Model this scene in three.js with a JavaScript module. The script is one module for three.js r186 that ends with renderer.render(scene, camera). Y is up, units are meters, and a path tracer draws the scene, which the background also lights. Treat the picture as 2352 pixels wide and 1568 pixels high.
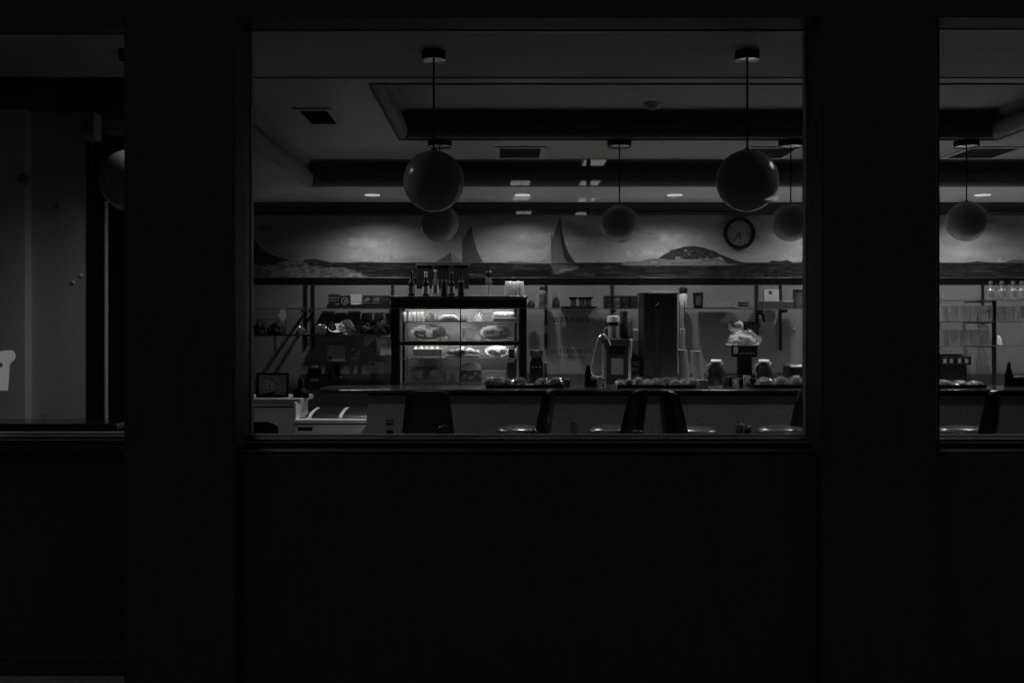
import * as THREE from 'three';
import { RoundedBoxGeometry } from 'three/addons/geometries/RoundedBoxGeometry.js';
import { mergeGeometries } from 'three/addons/utils/BufferGeometryUtils.js';
import { FontLoader } from 'three/addons/loaders/FontLoader.js';
import { TextGeometry } from 'three/addons/geometries/TextGeometry.js';
import { ImprovedNoise } from 'three/addons/math/ImprovedNoise.js';
import { RectAreaLightUniformsLib } from 'three/addons/lights/RectAreaLightUniformsLib.js';

// ---------------------------------------------------------------- camera, sky, sun, exposure
RectAreaLightUniformsLib.init();
const scene = new THREE.Scene();
const EYE = 1.6, CAMZ = 4.55, F = 2287, VX = 1144, VY = 744;
const camera = new THREE.PerspectiveCamera(2 * Math.atan(784 / F) * 180 / Math.PI, 2352 / 1568, 0.1, 400);
camera.position.set(0, EYE, CAMZ);
camera.lookAt(0, EYE, -10);
camera.setViewOffset(2352, 1568, 1176 - VX, 784 - VY, 2352, 1568);
camera.focus = 10.6; camera.userData.fStop = 4;
const renderer = new THREE.WebGLRenderer();
renderer.toneMapping = THREE.LinearToneMapping;
renderer.toneMappingExposure = 1;
renderer.shadowMap.enabled = true;

{ // night sky: a dim even glow, a little paler towards the horizon
  const w = 64, h = 32, d = new Float32Array(w * h * 4);
  for (let j = 0; j < h; j++) for (let i = 0; i < w; i++) {
    const up = Math.max(0, ((j + 0.5) / h - 0.5) * 2), v = 0.05 - 0.012 * up;
    d.set([v, v, v, 1], (j * w + i) * 4);
  }
  const t = new THREE.DataTexture(d, w, h, THREE.RGBAFormat, THREE.FloatType);
  t.mapping = THREE.EquirectangularReflectionMapping; t.magFilter = THREE.LinearFilter; t.needsUpdate = true;
  scene.background = t; scene.environment = t;
}
const moon = new THREE.DirectionalLight(0xffffff, 0.02);
moon.position.set(-6, 14, 12); moon.target.position.set(0, 0, 0);
moon.shadow.camera.left = moon.shadow.camera.bottom = -14; moon.shadow.camera.right = moon.shadow.camera.top = 14;
moon.shadow.camera.far = 60; moon.shadow.radius = 4;
scene.add(moon, moon.target);

// strengths of the lamps; FRONT feeds the two added ones
const SPOT = 10.6, TUBE = 44, FRONT = 3.5;

// ---------------------------------------------------------------- helpers
let seed = 7;
const rnd = () => { seed = (seed * 1664525 + 1013904223) >>> 0; return seed / 4294967296; };
const noise = new ImprovedNoise();
// a point measured in the photograph (2352 wide) at a distance D from the camera plane -> metres
const X = (x, D) => (x - VX) * D / F, Y = (y, D) => EYE - (y - VY) * D / F, Z = (D) => CAMZ - D, L = (px, D) => px * D / F;
const ord = ['first', 'second', 'third', 'fourth', 'fifth', 'sixth', 'seventh', 'eighth', 'ninth', 'tenth', 'eleventh', 'twelfth', 'thirteenth', 'fourteenth', 'fifteenth', 'sixteenth', 'seventeenth', 'eighteenth', 'nineteenth', 'twentieth', 'twenty-first', 'twenty-second', 'twenty-third', 'twenty-fourth'];

const used = {};
function numbered(name) {
  const n = used[name] = (used[name] ?? -1) + 1;
  return n ? name + '_' + String(n).padStart(3, '0') : name;
}
function tag(o, label, category, group) { o.userData = { label, category }; if (group) o.userData.group = group; return o; }
function thing(name, label, category, pos = [0, 0, 0], group) {
  const o = new THREE.Group(); o.name = numbered(name); o.position.set(...pos); scene.add(o);
  return tag(o, label, category, group);
}
const merged = (g) => Array.isArray(g) ? mergeGeometries(g.map((q) => q.index ? q.toNonIndexed() : q)) : g;
function part(parent, name, geo, mat, pos) {
  const m = new THREE.Mesh(merged(geo), mat); m.name = name; if (pos) m.position.set(...pos); parent.add(m); return m;
}
function struct(name, geo, mat) {
  const m = new THREE.Mesh(merged(geo), mat); m.name = numbered(name); m.userData = { kind: 'structure' }; scene.add(m); return m;
}
// box between two corners, uv in metres
function bx(x0, x1, y0, y1, z0, z1, r = 0) {
  const w = Math.abs(x1 - x0), h = Math.abs(y1 - y0), d = Math.abs(z1 - z0);
  const g = r ? new RoundedBoxGeometry(w, h, d, 2, Math.min(r, w / 2.01, h / 2.01, d / 2.01)) : new THREE.BoxGeometry(w, h, d);
  g.translate((x0 + x1) / 2, (y0 + y1) / 2, (z0 + z1) / 2);
  return metreUV(g);
}
function metreUV(g) {
  const p = g.attributes.position, n = g.attributes.normal, uv = new Float32Array(p.count * 2);
  for (let i = 0; i < p.count; i++) {
    const ax = Math.abs(n.getX(i)), ay = Math.abs(n.getY(i)), az = Math.abs(n.getZ(i));
    const a = ax > ay && ax > az ? [p.getZ(i), p.getY(i)] : ay > az ? [p.getX(i), p.getZ(i)] : [p.getX(i), p.getY(i)];
    uv.set(a, i * 2);
  }
  g.setAttribute('uv', new THREE.BufferAttribute(uv, 2)); return g;
}
// box whose front face covers a rectangle of the photograph at distance D and reaches back by depth
const pb = (x0, x1, y0, y1, D, depth, r = 0) => bx(X(x0, D), X(x1, D), Y(y1, D), Y(y0, D), Z(D + depth), Z(D), r);
// the same, as a part of a thing that stands at its own place
function pbox(t, name, [x0, x1, y0, y1], D, depth, mat, r = 0) {
  const g = pb(x0, x1, y0, y1, D, depth, r); g.translate(-t.position.x, -t.position.y, -t.position.z);
  return part(t, name, g, mat);
}
const lathe = (pts, n = 24) => new THREE.LatheGeometry(pts.map((p) => new THREE.Vector2(p[0], p[1])), n);
const cyl = (r0, r1, y0, y1, n = 20, open = false) => new THREE.CylinderGeometry(r1, r0, y1 - y0, n, 1, open).translate(0, (y0 + y1) / 2, 0);
const tube = (pts, r, n = 24, m = 8) => new THREE.TubeGeometry(new THREE.CatmullRomCurve3(pts.map((p) => new THREE.Vector3(...p))), n, r, m);
// a ball pressed and wrinkled: bread, fruit, crumpled plastic wrap
function lump(rx, ry, rz, amount, freq, s = 0, seg = 20, flat = true) {
  const g = new THREE.SphereGeometry(1, seg, Math.round(seg * 0.7)), p = g.attributes.position;
  for (let i = 0; i < p.count; i++) {
    const x = p.getX(i), y = p.getY(i), z = p.getZ(i), k = 1 + amount * noise.noise(x * freq + s, y * freq + s * 1.7, z * freq - s);
    p.setXYZ(i, x * k * rx, flat && y < -0.3 ? -0.3 * ry * k : y * k * ry, z * k * rz);
  }
  g.translate(0, flat ? 0.3 * ry : 0, 0); g.computeVertexNormals(); return g;
}
const crinkle = (g) => { const q = g.toNonIndexed(); q.computeVertexNormals(); return q; }; // sharp creases
// profile points [inset, height] swept round a rectangle with mitred corners; sides: left, back, right, front
function sweep(prof, x0, x1, zb, zf, sides = [1, 1, 1, 1]) {
  const pos = [], idx = [];
  const corner = (d) => [[x0 + d, zf - d], [x0 + d, zb + d], [x1 - d, zb + d], [x1 - d, zf - d]];
  for (let s = 0; s < 4; s++) if (sides[s]) {
    const at = pos.length / 3;
    for (const [d, h] of prof) { const c = corner(d), a = c[s], b = c[(s + 1) % 4]; pos.push(a[0], h, a[1], b[0], h, b[1]); }
    for (let i = 0; i < prof.length - 1; i++) { const k = at + i * 2; idx.push(k, k + 1, k + 2, k + 1, k + 3, k + 2); }
  }
  const g = new THREE.BufferGeometry(); g.setAttribute('position', new THREE.Float32BufferAttribute(pos, 3));
  g.setIndex(idx); g.computeVertexNormals();
  return metreUV(g);
}

// ---------------------------------------------------------------- textures and materials
function speckle(size, freqs, lo, hi, stretch = [1, 1]) {
  const d = new Uint8Array(size * size * 4);
  const per = (x, y, f, s) => { // tiles: blend of shifted noise
    const u = x / size, v = y / size, n = (a, b) => noise.noise(a * f * stretch[0], b * f * stretch[1], s);
    return n(u, v) * (1 - u) * (1 - v) + n(u - 1, v) * u * (1 - v) + n(u, v - 1) * (1 - u) * v + n(u - 1, v - 1) * u * v;
  };
  for (let y = 0; y < size; y++) for (let x = 0; x < size; x++) {
    let v = 0; for (const [f, a] of freqs) v += a * per(x, y, f, f * 1.3);
    const c = Math.round(THREE.MathUtils.clamp(lo + (hi - lo) * (0.5 + v + (rnd() - 0.5) * 0.12), 0, 1) * 255);
    d.set([c, c, c, 255], (y * size + x) * 4);
  }
  const t = new THREE.DataTexture(d, size, size); t.wrapS = t.wrapT = THREE.RepeatWrapping; t.magFilter = THREE.LinearFilter; t.needsUpdate = true;
  return t;
}
const plasterTex = speckle(256, [[6, 0.35], [22, 0.3], [60, 0.3]], 0.8, 1);
const grainTex = speckle(256, [[10, 0.5], [40, 0.4]], 0.6, 1, [4, 0.35]);
const asphaltTex = speckle(256, [[5, 0.4], [40, 0.6], [90, 0.6]], 0.45, 1);
function mat(g, rough = 0.6, o = {}) {
  const m = new THREE.MeshPhysicalMaterial({ roughness: rough, ...o });
  m.color.setRGB(g, g, g); return m;
}
const glow = (g, e) => { const m = mat(g, 0.6); m.emissive.setRGB(e, e, e); return m; };
const canvasMat = (draw, w, h, rough = 0.7, g = 1, o = {}) => {
  const c = document.createElement('canvas'); c.width = w; c.height = h; draw(c.getContext('2d'), w, h);
  const t = new THREE.CanvasTexture(c); t.colorSpace = THREE.SRGBColorSpace; t.anisotropy = 8;
  return mat(g, rough, { map: t, ...o });
};
const M = {
  facade: mat(0.062, 0.55, { map: grainTex }), trim: mat(0.045, 0.4), alu: mat(0.4, 0.4),
  glass: mat(1, 0, { transmission: 1, thickness: 0, ior: 1.5 }),
  tray: mat(0.3, 0.7, { map: plasterTex }), ceiling: mat(0.42, 0.38, { map: plasterTex }), lip: mat(0.22, 0.7, { map: plasterTex }), ceilingFront: mat(0.38, 0.6, { map: plasterTex }), soffit: mat(0.55, 0.45, { map: plasterTex }), lipShade: mat(0.07, 0.7, { map: plasterTex }), line: mat(0.03, 0.6),  // the second lip colour has the shade of the far faces put in
  wall: mat(0.12, 0.85, { map: plasterTex, specularIntensity: 0.5 }), valance: mat(0.05, 0.8, { specularIntensity: 0.4 }), beam: mat(0.0035, 0.9, { specularIntensity: 0.05 }), brewer: mat(0.012, 0.4, { clearcoat: 0.3, clearcoatRoughness: 0.3 }),
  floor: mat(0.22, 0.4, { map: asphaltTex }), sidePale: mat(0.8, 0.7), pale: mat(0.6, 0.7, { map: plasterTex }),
  pavement: mat(0.55, 0.85, { map: asphaltTex }), road: mat(0.05, 0.9, { map: asphaltTex }),
  globe: mat(0.33, 0.17, { specularIntensity: 0.8 }), chrome: mat(0.7, 0.12, { metalness: 1 }), satin: mat(0.55, 0.3, { metalness: 1 }),
  black: mat(0.007, 0.6, { specularIntensity: 0.25 }), blackGloss: mat(0.012, 0.28), dark: mat(0.035, 0.8, { specularIntensity: 0.35 }), darkMetal: mat(0.08, 0.35, { metalness: 0.7 }),
  vinyl: mat(0.016, 0.2, { clearcoat: 0.5, clearcoatRoughness: 0.25 }), seatVinylLit: mat(0.2, 0.25, { clearcoat: 0.6, clearcoatRoughness: 0.2 }), grey: mat(0.22, 0.6), mid: mat(0.4, 0.5), white: mat(0.75, 0.4), paper: mat(0.26, 0.9), smoke: mat(0.72, 0.25, { transmission: 0.92, thickness: 0 }),
  counterTop: mat(0.07, 0.15), counterFront: mat(0.68, 0.6, { map: asphaltTex }), steel: mat(0.8, 0.4),
  wrap: mat(1, 0.17, { transmission: 0.97, thickness: 0, ior: 1.5 }), clear: mat(0.98, 0.18, { transmission: 1, thickness: 0, ior: 1.5 }),
  frosted: mat(0.9, 0.5, { transmission: 0.8, thickness: 0 }), bread: mat(0.07, 0.8), pastry: mat(0.3, 0.8), fruit: mat(0.1, 0.35), cream: mat(0.42, 0.6),
};
M.plain = M.clear;
for (const k of ['ceiling', 'wall', 'pale', 'lip', 'lipShade']) { M[k].map = plasterTex.clone(); M[k].map.repeat.set(1.3, 1.3); M[k].map.needsUpdate = true; }

// ---------------------------------------------------------------- street (mostly behind the camera; the panes mirror it)
struct('ground', bx(-150, 150, -0.4, -0.16, -150, 150), M.road);
struct('pavement', bx(-40, 40, -0.16, 0, -0.3, 3.2), M.pavement);
struct('road', bx(-40, 40, -0.16, -0.13, 3.2, 9), M.road);
struct('pavement', bx(-40, 40, -0.16, 0, 9, 13), M.pavement);

// ---------------------------------------------------------------- the diner's outer wall
const facade = thing('diner_facade', 'dark painted shopfront wall with three large windows', 'shopfront');
const DW = 4.8; // inner face
// an outer skin (to D = 4.5) and an inner core (to D = 4.8), so that the reveals stay slim
const DK0 = 4.5, lintelY = Y(62, DK0), coreY = Y(62, DW), sillY = Y(1012, 4.5);
const wx = (x0, x1, y0, y1, d0, d1) => bx(x0, x1, y0, y1, Z(d1), Z(d0));
part(facade, 'lintel', [wx(-12, 12, lintelY, 4.4, 4.36, DK0), wx(-12, 12, coreY, 4.3999, DK0, DW)], M.facade);
part(facade, 'pier', [wx(X(285, 4.33), X(540, 4.33), 0, lintelY, 4.33, DK0), wx(X(284, DK0) + 0.012, X(568, DW), 0, coreY, DK0, DW)], M.facade);
part(facade, 'pier', [wx(X(1888, 4.33), X(2150, 4.33), 0, lintelY, 4.33, DK0), wx(X(1858, DW), X(2160, DK0) - 0.012, 0, coreY, DK0, DW)], M.facade);
part(facade, 'lower_panel', [wx(X(540, 4.33), X(1888, 4.33), 0, sillY - 0.05, 4.38, DK0), wx(X(568, DW), X(1858, DW), 0, sillY - 0.05, DK0, DW)], M.facade);
part(facade, 'lower_panel', [wx(X(2150, 4.33), 12, 0, sillY - 0.05, 4.38, DK0), wx(X(2160, DK0) - 0.012, 12, 0, sillY - 0.0501, DK0, DW)], M.facade);
part(facade, 'lower_panel', wx(-12, X(285, 4.33), 0.06, sillY - 0.05, 4.55, DW), M.facade);
part(facade, 'plinth', bx(-12, X(285, 4.33), 0, 0.09, Z(DW - 0.001), Z(4.525), 0.006), M.facade);
function shopWindow(x0, x1, y0, y1, ox0, ox1, sillD) { // clear opening in the photograph, and how far the frame's outer edge goes
  const w = new THREE.Group(); w.name = 'window'; facade.add(w);
  const d0 = DK0 + 0.001, d1 = 4.69; // the frame; each edge is measured where the eye sees it, at its near or far corner
  const a = x0 < VX ? X(x0, d1) : X(x0, d0), b = x1 < VX ? X(x1, d0) : X(x1, d1), lo = Y(y1, d1), hi = Y(y0, d1), oa = X(ox0, d0), ob = X(ox1, d0), tr = (g) => g;
  part(w, 'frame_rail', bx(oa, ob, hi, coreY - 0.001, Z(d1), Z(d0), 0.004), M.trim);
  part(w, 'frame_rail', bx(oa, ob, lo - 0.04, lo, Z(d1), Z(d0), 0.004), M.trim);
  part(w, 'frame_stile', bx(oa, a, lo, hi, Z(d1), Z(d0), 0.004), M.trim);
  part(w, 'frame_stile', bx(b, ob, lo, hi, Z(d1), Z(d0), 0.004), M.trim);
  const bead = 0.006; // slim metal beads that hold the pane
  part(w, 'glazing_bead', [bx(a, b, hi - bead, hi - 0.0005, Z(4.66), Z(4.62), 0.002), bx(a, b, lo + 0.0005, lo + bead, Z(4.66), Z(4.62), 0.002),
    bx(a + 0.0005, a + bead, lo + bead, hi - bead, Z(4.66), Z(4.62), 0.002), bx(b - bead, b - 0.0005, lo + bead, hi - bead, Z(4.66), Z(4.62), 0.002)], M.alu);
  part(w, 'outer_bead', [bx(a - 0.016, b + 0.016, hi + 0.012, hi + 0.017, Z(d0), Z(4.495)), bx(a - 0.02, a - 0.015, lo, hi, Z(d0), Z(4.495)), bx(b + 0.015, b + 0.02, lo, hi, Z(d0), Z(4.495)), bx(a, b, lo - 0.017, lo - 0.012, Z(d0), Z(4.495))], M.alu);
  part(w, 'sill', bx(oa - 0.01, ob + 0.01, sillY - 0.05, lo - 0.04, Z(4.72), Z(sillD), 0.008), M.trim);
  const pane = new THREE.PlaneGeometry(b - a, hi - lo); pane.translate((a + b) / 2, (lo + hi) / 2, Z(4.65));
  part(w, 'pane', pane, M.glass);
}
shopWindow(583, 1843, 79, 997, 541, 1887, 4.4);
shopWindow(-700, 284, 87, 992, -720, 310, 4.5);
shopWindow(2160, 2900, 76, 998, 2130, 2920, 4.4);

// ---------------------------------------------------------------- the room
const H1 = EYE + 1.39, H2 = EYE + 1.66, H3 = EYE + 1.91, HF = EYE + 1.62, FL = 0.3;
const DB = 11.38, XL = -6, XR = 9;
struct('floor', bx(XL, XR, 0, FL, Z(DB), Z(DW)), M.floor);
struct('aisle_bounce_floor', bx(X(690, 10.6), XR, FL, FL + 0.006, Z(10.3), Z(9.09)), M.pale);  // pale unseen floor sheet, added to bounce light up to the ceiling
struct('wall_left', bx(XL - 0.2, XL, 0, 4, Z(DB), Z(DW)), M.wall);
struct('wall_right', bx(XR, XR + 0.2, 0, 4, Z(DB), Z(DW)), M.wall);
const yMT = Y(495, DB), yMB = Y(637, DB), yBB = Y(652, DB);
struct('wall_back', bx(XL - 0.2, XR + 0.2, 0, 4, Z(DB + 0.2), Z(DB)), M.wall);
struct('roof', bx(XL - 0.2, XR + 0.2, 4, 4.2, Z(DB + 0.2), Z(DW)), M.dark);
// ceiling: a front band, the middle field with its sunken tray, a lower border at the left and back
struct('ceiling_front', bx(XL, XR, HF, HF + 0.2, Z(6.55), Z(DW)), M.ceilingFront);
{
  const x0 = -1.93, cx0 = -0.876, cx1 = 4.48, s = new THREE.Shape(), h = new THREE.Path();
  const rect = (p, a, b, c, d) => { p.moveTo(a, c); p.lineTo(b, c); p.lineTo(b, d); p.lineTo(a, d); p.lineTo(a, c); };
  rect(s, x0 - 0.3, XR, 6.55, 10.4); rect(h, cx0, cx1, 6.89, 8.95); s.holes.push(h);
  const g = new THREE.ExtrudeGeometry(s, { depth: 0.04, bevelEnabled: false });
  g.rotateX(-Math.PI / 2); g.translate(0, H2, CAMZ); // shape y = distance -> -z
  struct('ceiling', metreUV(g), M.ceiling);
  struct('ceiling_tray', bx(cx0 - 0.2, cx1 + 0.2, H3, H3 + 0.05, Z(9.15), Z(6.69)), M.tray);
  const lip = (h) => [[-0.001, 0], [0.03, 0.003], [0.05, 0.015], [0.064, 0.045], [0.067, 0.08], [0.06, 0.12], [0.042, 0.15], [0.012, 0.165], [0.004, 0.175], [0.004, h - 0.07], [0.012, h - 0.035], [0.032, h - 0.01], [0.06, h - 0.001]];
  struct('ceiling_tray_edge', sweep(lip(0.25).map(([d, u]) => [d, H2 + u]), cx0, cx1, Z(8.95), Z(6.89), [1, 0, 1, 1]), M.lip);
  struct('ceiling_tray_edge', sweep(lip(0.25).map(([d, u]) => [d, H2 + u]), cx0, cx1, Z(8.95), Z(6.89), [0, 1, 0, 0]), M.lipShade);  // far side in a darker copy of the lip colour, for its shade
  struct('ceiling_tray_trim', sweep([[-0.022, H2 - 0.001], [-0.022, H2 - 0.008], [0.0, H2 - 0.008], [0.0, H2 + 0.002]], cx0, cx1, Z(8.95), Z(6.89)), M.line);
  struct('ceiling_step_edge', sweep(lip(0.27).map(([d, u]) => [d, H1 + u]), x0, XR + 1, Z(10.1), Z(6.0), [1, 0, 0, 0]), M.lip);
  struct('ceiling_step_edge', sweep(lip(0.27).map(([d, u]) => [d, H1 + u]), x0, XR + 1, Z(10.1), Z(6.0), [0, 1, 0, 0]), M.lipShade);  // far face of the step: shade put into the colour
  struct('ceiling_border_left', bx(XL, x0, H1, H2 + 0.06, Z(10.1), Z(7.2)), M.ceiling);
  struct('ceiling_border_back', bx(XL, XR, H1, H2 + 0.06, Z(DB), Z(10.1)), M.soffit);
  struct('ceiling_seam', bx(XL, XR, HF - 0.006, HF, Z(6.55), Z(6.532)), M.line);
}
// left end of the room, seen through the left window
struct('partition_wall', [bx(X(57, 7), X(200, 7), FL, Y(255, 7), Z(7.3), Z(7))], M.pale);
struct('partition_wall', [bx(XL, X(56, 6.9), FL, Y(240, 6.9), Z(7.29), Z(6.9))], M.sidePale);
struct('partition_header', bx(XL, X(286, 6.97), Y(255, 6.97) - 0.001, HF, Z(7.28), Z(6.96)), M.valance);
struct('partition_header', bx(XL, X(70, 6.5), Y(236, 6.7), HF - 0.0005, Z(6.961), Z(6.6)), M.valance);
{
  const t = thing('dark_doorway', 'black door leaf beside the pale partition wall behind the left window', 'door', [X(250, 7.4), FL, Z(7.4)]);
  pbox(t, 'door_leaf', [200, 330, 235, 1050], 7.4, 0.05, M.black, 0.004);
  part(t, 'door_jamb', bx(X(200, 7) + 0.001, X(200, 7) + 0.025, 0, H1 + 0.2, 0.08, Z(6.985) - Z(7.4), 0.003).translate(-t.position.x, 0, 0), M.black);
  const p = thing('pole', 'thin pale metal pole in front of the black door at left', 'pole', [X(243, 7.1), FL, Z(7.1)]);
  part(p, 'shaft', cyl(0.013, 0.013, 0, Y(462, 7.1) - FL), M.white); part(p, 'foot', cyl(0.05, 0.04, 0, 0.02), M.satin);
  const sp = thing('wall_speaker', 'small pale box speaker high on the pale partition wall', 'speaker', [X(203, 6.9), Y(318, 6.9), Z(6.99)]);
  pbox(sp, 'cabinet', [191, 216, 256, 318], 6.86, 0.13, M.mid, 0.01); pbox(sp, 'grille', [194, 213, 262, 306], 6.852, 0.006, M.grey, 0.003);
  const sw = thing('light_switch', 'small grey switch plate on the pale partition wall', 'switch', [X(128, 7), Y(482, 7), Z(7)]);
  pbox(sw, 'plate', [120, 136, 464, 482], 6.99, 0.009, M.mid, 0.003); pbox(sw, 'rocker', [124, 132, 468, 478], 6.984, 0.007, M.grey, 0.002);
  const th = thing('thermostat', 'round pale thermostat on the pale wall at far left', 'thermostat', [X(54, 6.9), Y(412, 6.9), Z(6.9)]);
  part(th, 'housing', cyl(0.045, 0.04, 0, 0.025).rotateX(Math.PI / 2), M.mid); part(th, 'dial', cyl(0.026, 0.024, 0.025, 0.035).rotateX(Math.PI / 2), M.grey);
  const hk = thing('glint_pair', 'pair of tiny white balls put in for two glints on the pale partition wall', 'hook', [X(172, 7), Y(645, 7), Z(7)]);  // small white balls stand in for two reflected glints
  hk.position.z -= 0.03; part(hk, 'upper_glint', new THREE.SphereGeometry(0.014, 14, 10), M.white, [X(181, 6.97) - hk.position.x, Y(632, 6.97) - hk.position.y, 0.03]); part(hk, 'lower_glint', new THREE.SphereGeometry(0.016, 14, 10), M.white, [X(163, 6.97) - hk.position.x, Y(648, 6.97) - hk.position.y, 0.03]);
  // white shape of unknown kind, given its own glow, cut off by the photograph's left edge
  const s = new THREE.Shape(); const q = (x, y) => [X(x, 5.6), Y(y, 5.6)];
  s.moveTo(...q(-60, 895)); s.lineTo(...q(16, 895)); s.lineTo(...q(20, 840)); s.bezierCurveTo(...q(21, 828), ...q(33, 830), ...q(33, 818)); s.bezierCurveTo(...q(33, 802), ...q(24, 806), ...q(10, 806));
  s.bezierCurveTo(...q(2, 806), ...q(2, 811), ...q(-8, 811)); s.lineTo(...q(-60, 811)); s.lineTo(...q(-60, 895));
  const hole = new THREE.Path(); hole.absarc(...q(2, 838), 0.019, 0, Math.PI * 2); s.holes.push(hole);
  const ws = thing('glowing_shape', 'glowing white rounded shape at the left edge of the left window', 'sign', [X(0, 5.6), Y(895, 5.6), Z(5.6)]);
  part(ws, 'panel', new THREE.ExtrudeGeometry(s, { depth: 0.015, bevelEnabled: true, bevelSize: 0.003, bevelThickness: 0.003, bevelSegments: 2 }).translate(-ws.position.x, -ws.position.y, 0), glow(0.5, 0.13));
  part(ws, 'post', bx(-0.1, -0.08, FL - ws.position.y, 0.02, -0.012, 0.0), M.black);
}
{ // low black bench under the pale wall and a small glass shaker on it
  const b = thing('bench', 'black low bench along the foot of the pale wall at left', 'bench', [X(120, 6.7), FL, Z(6.8)]);
  pbox(b, 'seat', [-300, 268, 973, 985], 6.55, 0.35, M.vinyl, 0.01); pbox(b, 'front', [-300, 268, 985, 1120], 6.6, 0.3, M.black);
  const k = thing('pepper_shaker', 'little clear shaker standing on the black bench at left', 'shaker', [X(67, 6.45), Y(990, 6.45), Z(6.65)]);
  part(k, 'jar', lathe([[0.001, 0], [0.03, 0], [0.026, 0.03], [0.016, 0.06], [0.014, 0.075]]), M.clear); part(k, 'cap', cyl(0.015, 0.012, 0.075, 0.09), M.satin);
}

// back wall: dark valance strip, the mural, a dark beam
struct('valance', [bx(XL, XR, yMT + 0.035, H1, Z(DB), Z(DB - 0.015)), bx(XL, XR, yMT, yMT + 0.035, Z(DB), Z(DB - 0.035), 0.004)], M.valance);
const mx0 = 380, mx1 = 2500;
const muralMat = canvasMat((c, w, h) => {
  c.scale(w / (mx1 - mx0), h / 142); c.translate(-mx0, -495);
  const G = (v, a = 1) => `rgba(${v},${v},${v},${a})`;
  c.fillStyle = G(118); c.fillRect(mx0, 495, 2200, 150);
  for (let i = 0; i < 1900; i++) { // clouds in soft dabs
    const x = mx0 + rnd() * 2150, y = 490 + rnd() * 112, n = noise.noise(x / 130, y / 38, 3.3) + 0.5 * noise.noise(x / 45, y / 16, 8.1);
    const v = n > 0 ? 142 : 80, r = 4 + rnd() * 13;
    const g = c.createRadialGradient(x, y, 0, x, y, r); g.addColorStop(0, G(v, Math.min(0.3, Math.abs(n) * 0.45))); g.addColorStop(1, G(v, 0));
    c.save(); c.translate(x, y); c.scale(2.2, 0.8); c.translate(-x, -y); c.fillStyle = g; c.fillRect(x - r, y - r, r * 2, r * 2); c.restore();
  }
  for (const [x, y, r, k] of [[860, 597, 16, 7], [900, 592, 12, 5], [1310, 555, 26, 10], [1240, 540, 22, 9], [1560, 545, 24, 9], [1870, 560, 22, 7], [1900, 600, 14, 6], [1820, 592, 16, 6], [2330, 598, 18, 7], [860, 556, 28, 10], [820, 575, 12, 6], [1480, 580, 20, 8]])
    for (let i = 0; i < k * 3; i++) { const a = x + (rnd() - 0.5) * r * 4, b = y + (rnd() - 0.5) * r * 0.7, q = r * (0.2 + rnd() * 0.3); const g = c.createRadialGradient(a, b, 0, a, b, q); g.addColorStop(0, G(165, 0.2)); g.addColorStop(1, G(165, 0)); c.fillStyle = g; c.fillRect(a - q, b - q, 2 * q, 2 * q); }
  for (let i = 0; i < 2600; i++) { const v = rnd() < 0.5 ? 70 : 190; c.fillStyle = G(v, 0.07); const x = mx0 + rnd() * 2150, y = 495 + rnd() * 108; c.fillRect(x, y, 3 + rnd() * 12, 0.8 + rnd() * 1.5); } // brush marks
  // sea
  c.fillStyle = G(24); c.fillRect(mx0, 603, 2200, 40);
  for (let i = 0; i < 2600; i++) { const x = mx0 + rnd() * 2150, y = 604 + rnd() * 33, v = rnd() < 0.28 ? 50 + rnd() * 40 : 4 + rnd() * 26; c.fillStyle = G(v | 0, 0.45); c.fillRect(x, y, 10 + rnd() * 45 * (y - 600) / 30, 0.6 + rnd() * 1.4); }
  const poly = (v, pts) => { c.fillStyle = G(v); c.beginPath(); pts.forEach((p, i) => i ? c.lineTo(...p) : c.moveTo(...p)); c.closePath(); c.fill(); };
  // far hills
  poly(48, [[690, 604], [700, 595], [722, 594], [760, 602], [800, 603], [830, 601], [870, 602], [900, 604]]);
  poly(96, [[1165, 605], [1190, 598], [1205, 601], [1235, 600], [1258, 594], [1275, 600], [1290, 605]]); poly(70, [[1150, 605], [1175, 600], [1215, 603], [1240, 605]]);
  poly(40, [[1760, 606], [1772, 598], [1792, 600], [1808, 597], [1822, 603], [1850, 600], [1900, 598], [1960, 606], [2050, 604], [2120, 600], [2160, 604], [2220, 603], [2245, 600], [2300, 605]]);
  poly(70, [[2300, 604], [2330, 596], [2380, 598], [2500, 588], [2500, 606]]);
  // island with houses
  poly(84, [[1425, 607], [1440, 600], [1470, 600], [1490, 594], [1530, 592], [1600, 590], [1650, 594], [1668, 600], [1700, 606], [1680, 610], [1440, 610]]);
  poly(38, [[1512, 593], [1530, 582], [1545, 574], [1560, 570], [1575, 566], [1596, 565], [1618, 569], [1640, 577], [1652, 583], [1690, 598], [1720, 606], [1672, 606], [1655, 590], [1600, 595], [1540, 596]]);
  for (let i = 0; i < 220; i++) { c.fillStyle = G(12 + rnd() * 62 | 0, 0.5); c.fillRect(1535 + rnd() * 110, 572 + rnd() * 20, 4 + rnd() * 8, 1 + rnd() * 2); }
  for (let i = 0; i < 170; i++) { c.fillStyle = G(45 + rnd() * 80 | 0, 0.5); c.fillRect(1490 + rnd() * 170, 596 + rnd() * 10, 4 + rnd() * 14, 1.2); }
  for (const [x, y, w2, h2] of [[1572, 573, 6, 4], [1551, 589, 12, 7], [1562, 594, 8, 4], [1605, 592, 6, 3], [1580, 583, 5, 2.5], [1622, 590, 4, 2.5]]) { c.fillStyle = G(92); c.fillRect(x, y, w2, h2); }
  // breaking wave and cliff at left
  poly(42, [[380, 500], [520, 520], [590, 556], [600, 570], [616, 582], [640, 590], [690, 602], [700, 612], [560, 640], [380, 640]]);
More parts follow.
